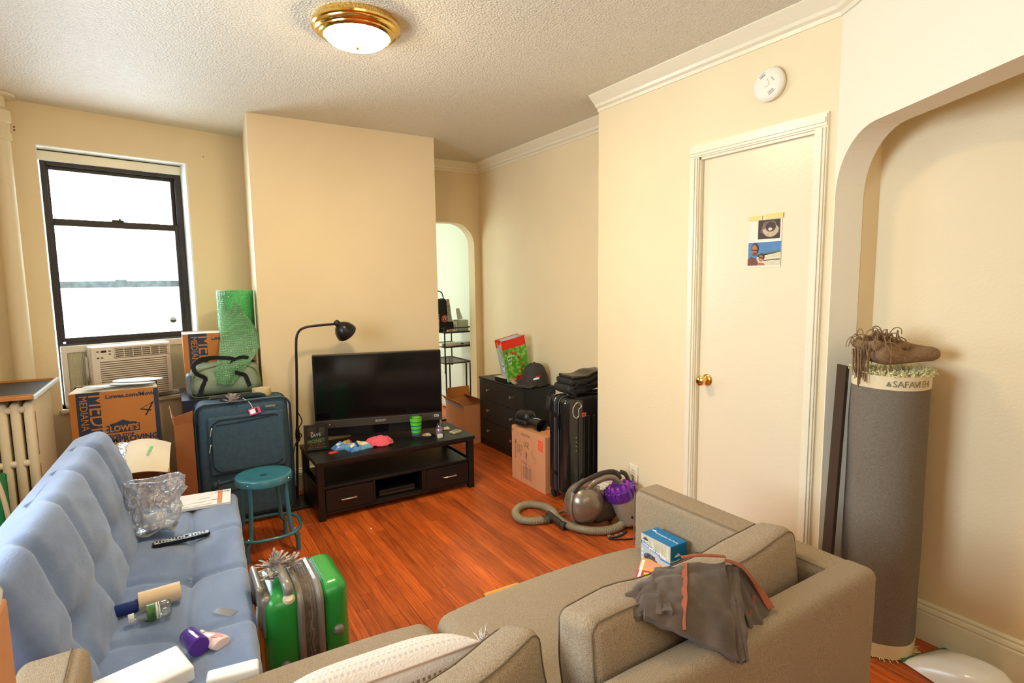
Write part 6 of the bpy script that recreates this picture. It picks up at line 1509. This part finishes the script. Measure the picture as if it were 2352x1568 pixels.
M_sk1 = mat('photo_skin', srgb(176, 110, 72), .5); M_sk2 = mat('photo_skin_dark', srgb(116, 66, 42), .5); M_hr = mat('photo_hair', srgb(66, 44, 32), .5)
FP('figure_shoulder', M_sk2, [(.0, .010), (.0, .04), (.018, .052), (.045, .042), (.062, .010)], 3)
FP('figure_head', M_hr, ell(.037, .088, .020, .028), 3); FP('figure_face', M_sk1, ell(.034, .082, .015, .026), 4); FP('figure_shades', M_us, [(.020, .086), (.052, .083), (.051, .077), (.021, .080)], 5); FP('figure_beard', M_sk2, ell(.036, .064, .012, .009), 5)
FP('figure_shoulder', M_sk1, [(.05, .010), (.058, .024), (.085, .020), (.092, .010)], 4)
FP('figure_head', M_hr, ell(.074, .050, .015, .017), 5); FP('figure_face', M_sk1, ell(.070, .043, .012, .015), 6); FP('figure_shades', M_us, [(.060, .052), (.088, .044), (.086, .039), (.060, .047)], 7); FP('figure_smile', M_paper, rect(.009, .002, .066, .036), 7)
FP('sleeve_seam', mat('sleeve_shine', (.9, .9, .88), .15), rect(PW, .004, 0, .118), 8)
mt = mat('masking_tape', srgb(240, 206, 120), .6)
flat('tape_strip', mt, ph, rect(.072, .020, 0, .222), lay(9), .0004); flat('tape_strip', mt, ph, rect(.088, .022, .088, .224), lay(9), .0004)

# envelope on the floor
t = thing('padded_envelope', 'yellow-orange padded envelope on the floor in front of the sofa seat', 'envelope', (1.30, 2.10, .0006), R(-2))
soft('body', mat('manila_orange', srgb(232, 168, 84), .7), t, (.19, .26, .012), .005, Matrix.Translation((0, 0, .0065)), n=4)
flat('address_line', M_ink, t, rect(.05, .003, -.06, .06), Matrix.Translation((0, 0, .0126)), .0003); flat('flap_edge', mat('manila_dark', srgb(200, 138, 64), .7), t, rect(.19, .003, -.095, .10), Matrix.Translation((0, 0, .0126)), .0003)

# ------------------------------------------------------------------ rolled rug, throw, dustpan
ru = thing('rolled_rug', 'tall rolled shag rug with taupe backing standing in the arch alcove', 'rug', mtx=Matrix.Translation((2.414, 1.058, .0)))
# the roll leans very slightly: bottom (2.43,1.06) -> top (2.37,1.04)
M_shr = Matrix.Identity(4)
def rugpt(a, z, r_=1):
    w = .135+.005*math.sin(3*a+z*2)+.004*nz(math.cos(a)*2, math.sin(a)*2, z*5)
    return Vector((w*1.06*r_*math.cos(a)+.004*z, w*.97*r_*math.sin(a)-.004*z, z))
def rugband(name, m, z0, z1, nzs, r_=1, cap=True):
    bm = B(); seg = 48; rg = [[bm.verts.new(rugpt(2*math.pi*i/seg, z0+(z1-z0)*j/nzs, r_)) for i in range(seg)] for j in range(nzs+1)]
    for A_, B_ in zip(rg, rg[1:]):
        for i in range(seg): bm.faces.new((A_[i], A_[(i+1) % seg], B_[(i+1) % seg], B_[i]))
    if cap: bm.faces.new(rg[0][::-1]); bm.faces.new(rg[-1])
    return fin(bm, name, m, ru, True, ang=60)
rugband('backing', M_rug, .055, 1.080, 30)
rugband('tape_band', M_rugband, .004, .060, 3, 1.012)
tbm = rugband('tape_band', M_rugband, 1.074, 1.125, 3, 1.012)
bm = B(); rnd = random.Random(9)
for k in range(520):
    a = rnd.uniform(0, 6.28); r_ = rnd.uniform(.3, 1.02)**.6; p = rugpt(a, 1.118, r_*.97); d = Vector((math.cos(a)*rnd.uniform(0, .9), math.sin(a)*rnd.uniform(0, .9), rnd.uniform(.5, 1))).normalized(); l = rnd.uniform(.022, .04)
    tube(bm, [p, p+d*l*.6, p+d*l+Vector((rnd.uniform(-.008, .008), rnd.uniform(-.008, .008), -.008))], .0024, 4, cap=True)
for k in range(90):
    a = rnd.uniform(0, 6.28); p = rugpt(a, .006, 1.0); d = Vector((math.cos(a), math.sin(a), .0)); l = rnd.uniform(.008, .025); tube(bm, [p, p+d*l+Vector((0, 0, rnd.uniform(-.003, .008)))], .0018, 4)
o = fin(bm, 'shag_pile', M_rugpile, ru, True); o['kind'] = 'stuff'
# brand on the upper tape, bent around the roll: one letter at a time
a0 = -152
for i, c_ in enumerate('SAFAVIEH'):
    a = R(-150+i*7.3 - (2.5 if c_ == 'I' else 0) - (2.5 if i > 5 else 0)); c = rugpt(a, 1.087, 1.018); t_ = Vector((-math.sin(a), math.cos(a), 0)); 
    text(c_, .034, mat('grey_lettering', srgb(120, 122, 100), .7), ru, axes(c, t_, (0, 0, 1)), 0, 'CENTER')
a = R(-158); c = rugpt(a, 1.088, 1.018)
flat('brand_mark', mat('grey_lettering', srgb(120, 122, 100), .7), ru, [(-.009, 0), (.009, 0), (.005, .010), (0, .019), (-.005, .010)], axes(c, (-math.sin(a), math.cos(a), 0), (0, 0, 1)), .0006)
th_ = thing('throw_blanket', 'tan fringed woven throw bundled on top of the rolled rug', 'blanket', (2.400, 1.052, 1.168))
def tf(p):
    p = p.copy(); p.z += .010*math.sin(p.x*28+p.y*20)*(1 if p.z > 0 else .3)+.012*nz(p.x*14, p.y*14, p.z*9); p.z *= 1-.28*max(0, p.x/.14); return p
soft('bundle', M_throw, th_, (.248, .19, .066), .032, Matrix.Translation((.012, -.005, .033)) @ Matrix.Rotation(R(-30), 4, 'Z'), tf, n=16)
soft('fold', M_throw, th_, (.17, .13, .040), .019, Matrix.Translation((-.045, .02, .066)) @ Matrix.Rotation(R(-20), 4, 'Z') @ Matrix.Rotation(R(6), 4, 'Y'), tf, n=14)
bm = B(); rnd = random.Random(12)
for k in range(120):
    bx_ = Vector((rnd.uniform(-.12, .0), rnd.uniform(-.02, .09), rnd.uniform(.055, .095))); 
    d = Vector((rnd.uniform(-1, .7), rnd.uniform(-.8, .3), rnd.uniform(-.2, .5))).normalized(); l = rnd.uniform(.04, .075)
    tube(bm, crom([bx_, bx_+d*l*.5+Vector((0, 0, .012)), bx_+d*l+Vector((0, 0, -.014)), bx_+d*l*1.1+Vector((rnd.uniform(-.01, .01), 0, -.04))], 3), .0019, 4)
for k in range(26):
    q = Vector((rnd.uniform(-.125, -.085), rnd.uniform(.03, .09), .05)); tube(bm, crom([q, q+Vector((-.018, -.012, -.02)), q+Vector((-.020, -.014, -.06)), q+Vector((-.018+rnd.uniform(-.012, .01), -.016, -rnd.uniform(.08, .15)))], 3), .0019, 4)
o = fin(bm, 'fringe', M_throw, th_, True); o['kind'] = 'stuff'
t2 = thing('rug_gap_shade', 'thin dark brown board standing in for the shadow gap left of the rolled rug', 'sliver', (2.175, 1.165, .0))  # dark sheet added in place of the shadow gap beside the rug
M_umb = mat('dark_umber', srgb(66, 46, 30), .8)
sh('sliver', M_umb, t2, lambda u, v: (.02+.03*u+.135*v, -.02+.05*u+.035*v, .004+1.135*v), 2, 4, .012, False)
sh('sliver_edge', mat('dark_umber_edge', srgb(50, 34, 24), .6), t2, lambda u, v: (.018+.002*u+.135*v, -.024+.004*u+.035*v, .004+1.135*v), 1, 4, .013, False)

dpn = thing('dustpan', 'white plastic dustpan with teal rubber lip on the floor beside the rug', 'dustpan', mtx=Matrix.Translation((2.460, .893, .001)) @ Matrix.Rotation(R(-106), 4, 'Z'))
# local x from lip (0) towards handle, y across
def dpf(u, v):
    x = .30*u; y = (v-.5)*2; w = .115*(1-.10*u-.55*max(0, u-.62)**1.5*3)
    hgt = .012+.085*math.sin(min(1, u*1.15)*math.pi/2)**.8*(1-max(0, u-.8)*1.6)
    side = (1-abs(y)**4.5)
    return Vector((x, y*w, .004+hgt*side*(u > 0)+.006*side*(u == 0)))
sh('hood', M_plastic_w, dpn, dpf, 26, 26, .003)
sh('pan', M_plastic_w, dpn, lambda u, v: ((.30*u, (v-.5)*2*.115*(1-.10*u-.55*max(0, u-.62)**1.5*3), .003+.004*u)), 16, 8, .002)
bx('rubber_lip', M_tealrub, dpn, -.010, .006, -.116, .116, .001, .012, .002)
bm = rbox(.16, .05, .03, .013, 4, lambda p: Vector((p.x, p.y*(1-.8*p.x), p.z))); fin(bm, 'handle', M_plastic_w, dpn, True, Matrix.Translation((.36, 0, .05)), 80)
tb('rib', M_plastic_w, dpn, [dpf(.10, .82)+Vector((0, 0, .002)), dpf(.2, .66)+Vector((0, 0, .003)), dpf(.26, .62)+Vector((0, 0, .001))], .0025, 6, 4)

# ------------------------------------------------------------------ next room: wire shelf and things on it
sv = thing('wire_shelf', 'black metal wire shelf unit in the next room beyond the doorway', 'shelf', (2.58, 5.45, 0))
def HT(x, y, z): return (x-2.58, y-5.45, z)
X0, X1, Y0, Y1 = 2.425, 2.742, 5.20, 5.70
for x_ in (X0, X1):
    for y_ in (Y0, Y1): tb('post', M_black, sv, [HT(x_, y_, .565), HT(x_, y_, 1.035)], .0075, 8); lt('post_foot', M_black, sv, [(0, 0), (.013, 0), (.013, .008), (0, .008)], 10, Matrix.Translation(HT(x_, y_, .560)))
for x_ in (2.665, 2.712):
    for y_ in (Y0, Y1): tb('leg', M_black, sv, [HT(x_, y_, .645), HT(x_, y_, .0)], .0085, 8)
for z_ in (.655, .825, .975):
    fr_ = tb('shelf_frame', M_black, sv, [HT(X0, Y0, z_), HT(X1, Y0, z_), HT(X1, Y1, z_), HT(X0, Y1, z_)], .0065, 8, closed=True)
    for k in range(11): x_ = X0+.012+(X1-X0-.024)*k/10; tb('wire', M_black, fr_, [HT(x_, Y0, z_+.003), HT(x_, Y1, z_+.003)], .0038, 5)
tb('guard_rail', M_black, sv, [HT(X0, Y0, 1.022), HT(X1, Y0, 1.022), HT(X1, Y1, 1.022), HT(X0, Y1, 1.022)], .0055, 8, closed=True)
for y_ in (5.20, 5.42): tb('floor_bar', M_black, sv, [HT(2.25, y_, .012), HT(2.712, y_, .012)], .011, 8)
tg = thing('tote_bag', 'black tote bag with a round red emblem on the wire shelf', 'bag', (2.475, 5.33, .984))
def tf2(p):
    p = p.copy(); p.x *= 1+.18*(p.z/.165)*-1; p.x += .020*max(0, -p.z)/.16*1; p.y += .01*nz(p.x*9, p.z*9); return p
soft('body', M_fabblk, tg, (.17, .12, .335), .03, Matrix.Translation((-.025, 0, .170)) @ Matrix.Rotation(R(-9), 4, 'Y'), tf2, n=10)
MP = mat('script_print', (.75, .75, .73), .6, noise_amt=0)
def scrp(): 
    m = mat('black_white_script', (.02, .02, .02), .6, col2=(.75, .74, .72), noise_scale=70, stretch=(1, 1, 2.2), detail=1); return m
sh('printed_side', scrp(), tg, lambda u, v: (.018+.052*u+.020*v*(1-u)-.03*v, -.068, .10+.235*v), 6, 6, .002)
sh('printed_side', scrp(), tg, lambda u, v: (-.105+.03*u, -.067, .02+.16*v), 4, 4, .002)
EM = axes((-.018, -.0735, .135), (1, 0, 0), (0, 0, 1))
flat('emblem', M_red, tg, ell(0, 0, .037, .037, n=32), EM, .001)
bm = B(); tube(bm, [EM @ Vector((.033*math.cos(a), .033*math.sin(a), .0014)) for a in (2*math.pi*i/32 for i in range(32))], .0012, 4, True)
tube(bm, [EM @ Vector((p.x, p.y, .0016)) for p in crom([(-.022, -.016, 0), (-.012, -.012, 0), (-.016, .004, 0), (-.012, .018, 0), (0, .023, 0), (.012, .018, 0), (.016, .004, 0), (.008, -.010, 0), (.0, -.002, 0), (-.004, .010, 0), (.004, .015, 0), (.007, .004, 0), (.010, -.012, 0), (.022, -.016, 0)], 5)], .0022, 5)
fin(bm, 'emblem_line', M_paperg, tg)
tb('handle', M_strap, tg, [(-.09, -.02, .33), (-.10, -.02, .40), (-.07, -.02, .42), (-.02, -.02, .40), (0, -.02, .33)], .006, 6, 5)
tx = thing('tissue_box', 'pale green tissue box with a tissue sticking out on the wire shelf', 'tissue box', (2.655, 5.30, .985))
bx('carton', mat('pale_green_card', srgb(190, 206, 190), .6, noise_amt=.12, noise_scale=12), tx, -.055, .060, -.07, .07, 0, .112, .003)
sh('tissue', M_paper, tx, lambda u, v: ((u-.5)*.06*(1-.5*v)-.030*v, .02*math.sin(u*6), .108+.115*v+.02*u), 8, 8, .0012)
t = thing('folded_card', 'small white folded card beside the tissue box on the wire shelf', 'card', (2.578, 5.25, .985)); bx('panel', M_paper, t, -.020, .020, -.004, .004, 0, .105, .001, Matrix.Rotation(R(-3), 4, 'Y')); bx('print', mat('print_teal', srgb(150, 196, 190), .6), t, -.018, .005, -.0046, -.004, .01, .07, 0, Matrix.Rotation(R(-3), 4, 'Y'))
t = thing('small_packet', 'small orange and cream packet lying on the upper wire shelf', 'packet', (2.51, 5.22, .985)); bx('packet', M_cardw, t, -.045, .045, -.014, .014, 0, .020, .002); bx('print', mat('print_orange', srgb(215, 140, 70), .5), t, -.04, .01, -.0145, -.014, .003, .016, 0)
t = thing('silver_device', 'flat silver device on the middle wire shelf sticking out to the right', 'electronic device', (2.62, 5.26, .836), R(4)); bx('case', M_silver, t, -.23, .15, -.04, .08, 0, .030, .003); bx('port', M_dk, t, -.005, .03, -.0408, -.04, .010, .020, 0); bx('end_cap', M_vacdk, t, .15, .19, -.02, .05, .002, .02, .002); bx('cap_packet', M_cardpk, t, .155, .175, -.015, .015, .02, .035, .002)
t = thing('floor_vent', 'low grey metal strip against the hall baseboard', 'vent', (2.80, 5.75, .0)); bx('grille', M_silver, t, -.03, .035, -.25, .30, 0, .03, .003); bx('slot', M_dk, t, -.031, -.03, -.23, .28, .008, .02, 0)

# black folded case at the floor lamp and dark box under it
t = thing('dust_crumb', 'small white crumb on the floorboards near the tv stand', 'crumb', (.955, 3.30, .0005)); lt('crumb', M_paper, t, [(0, .004), (.005, .002), (.006, 0), (0, 0)], 7)
t.location = (.99, 3.255, .0003)
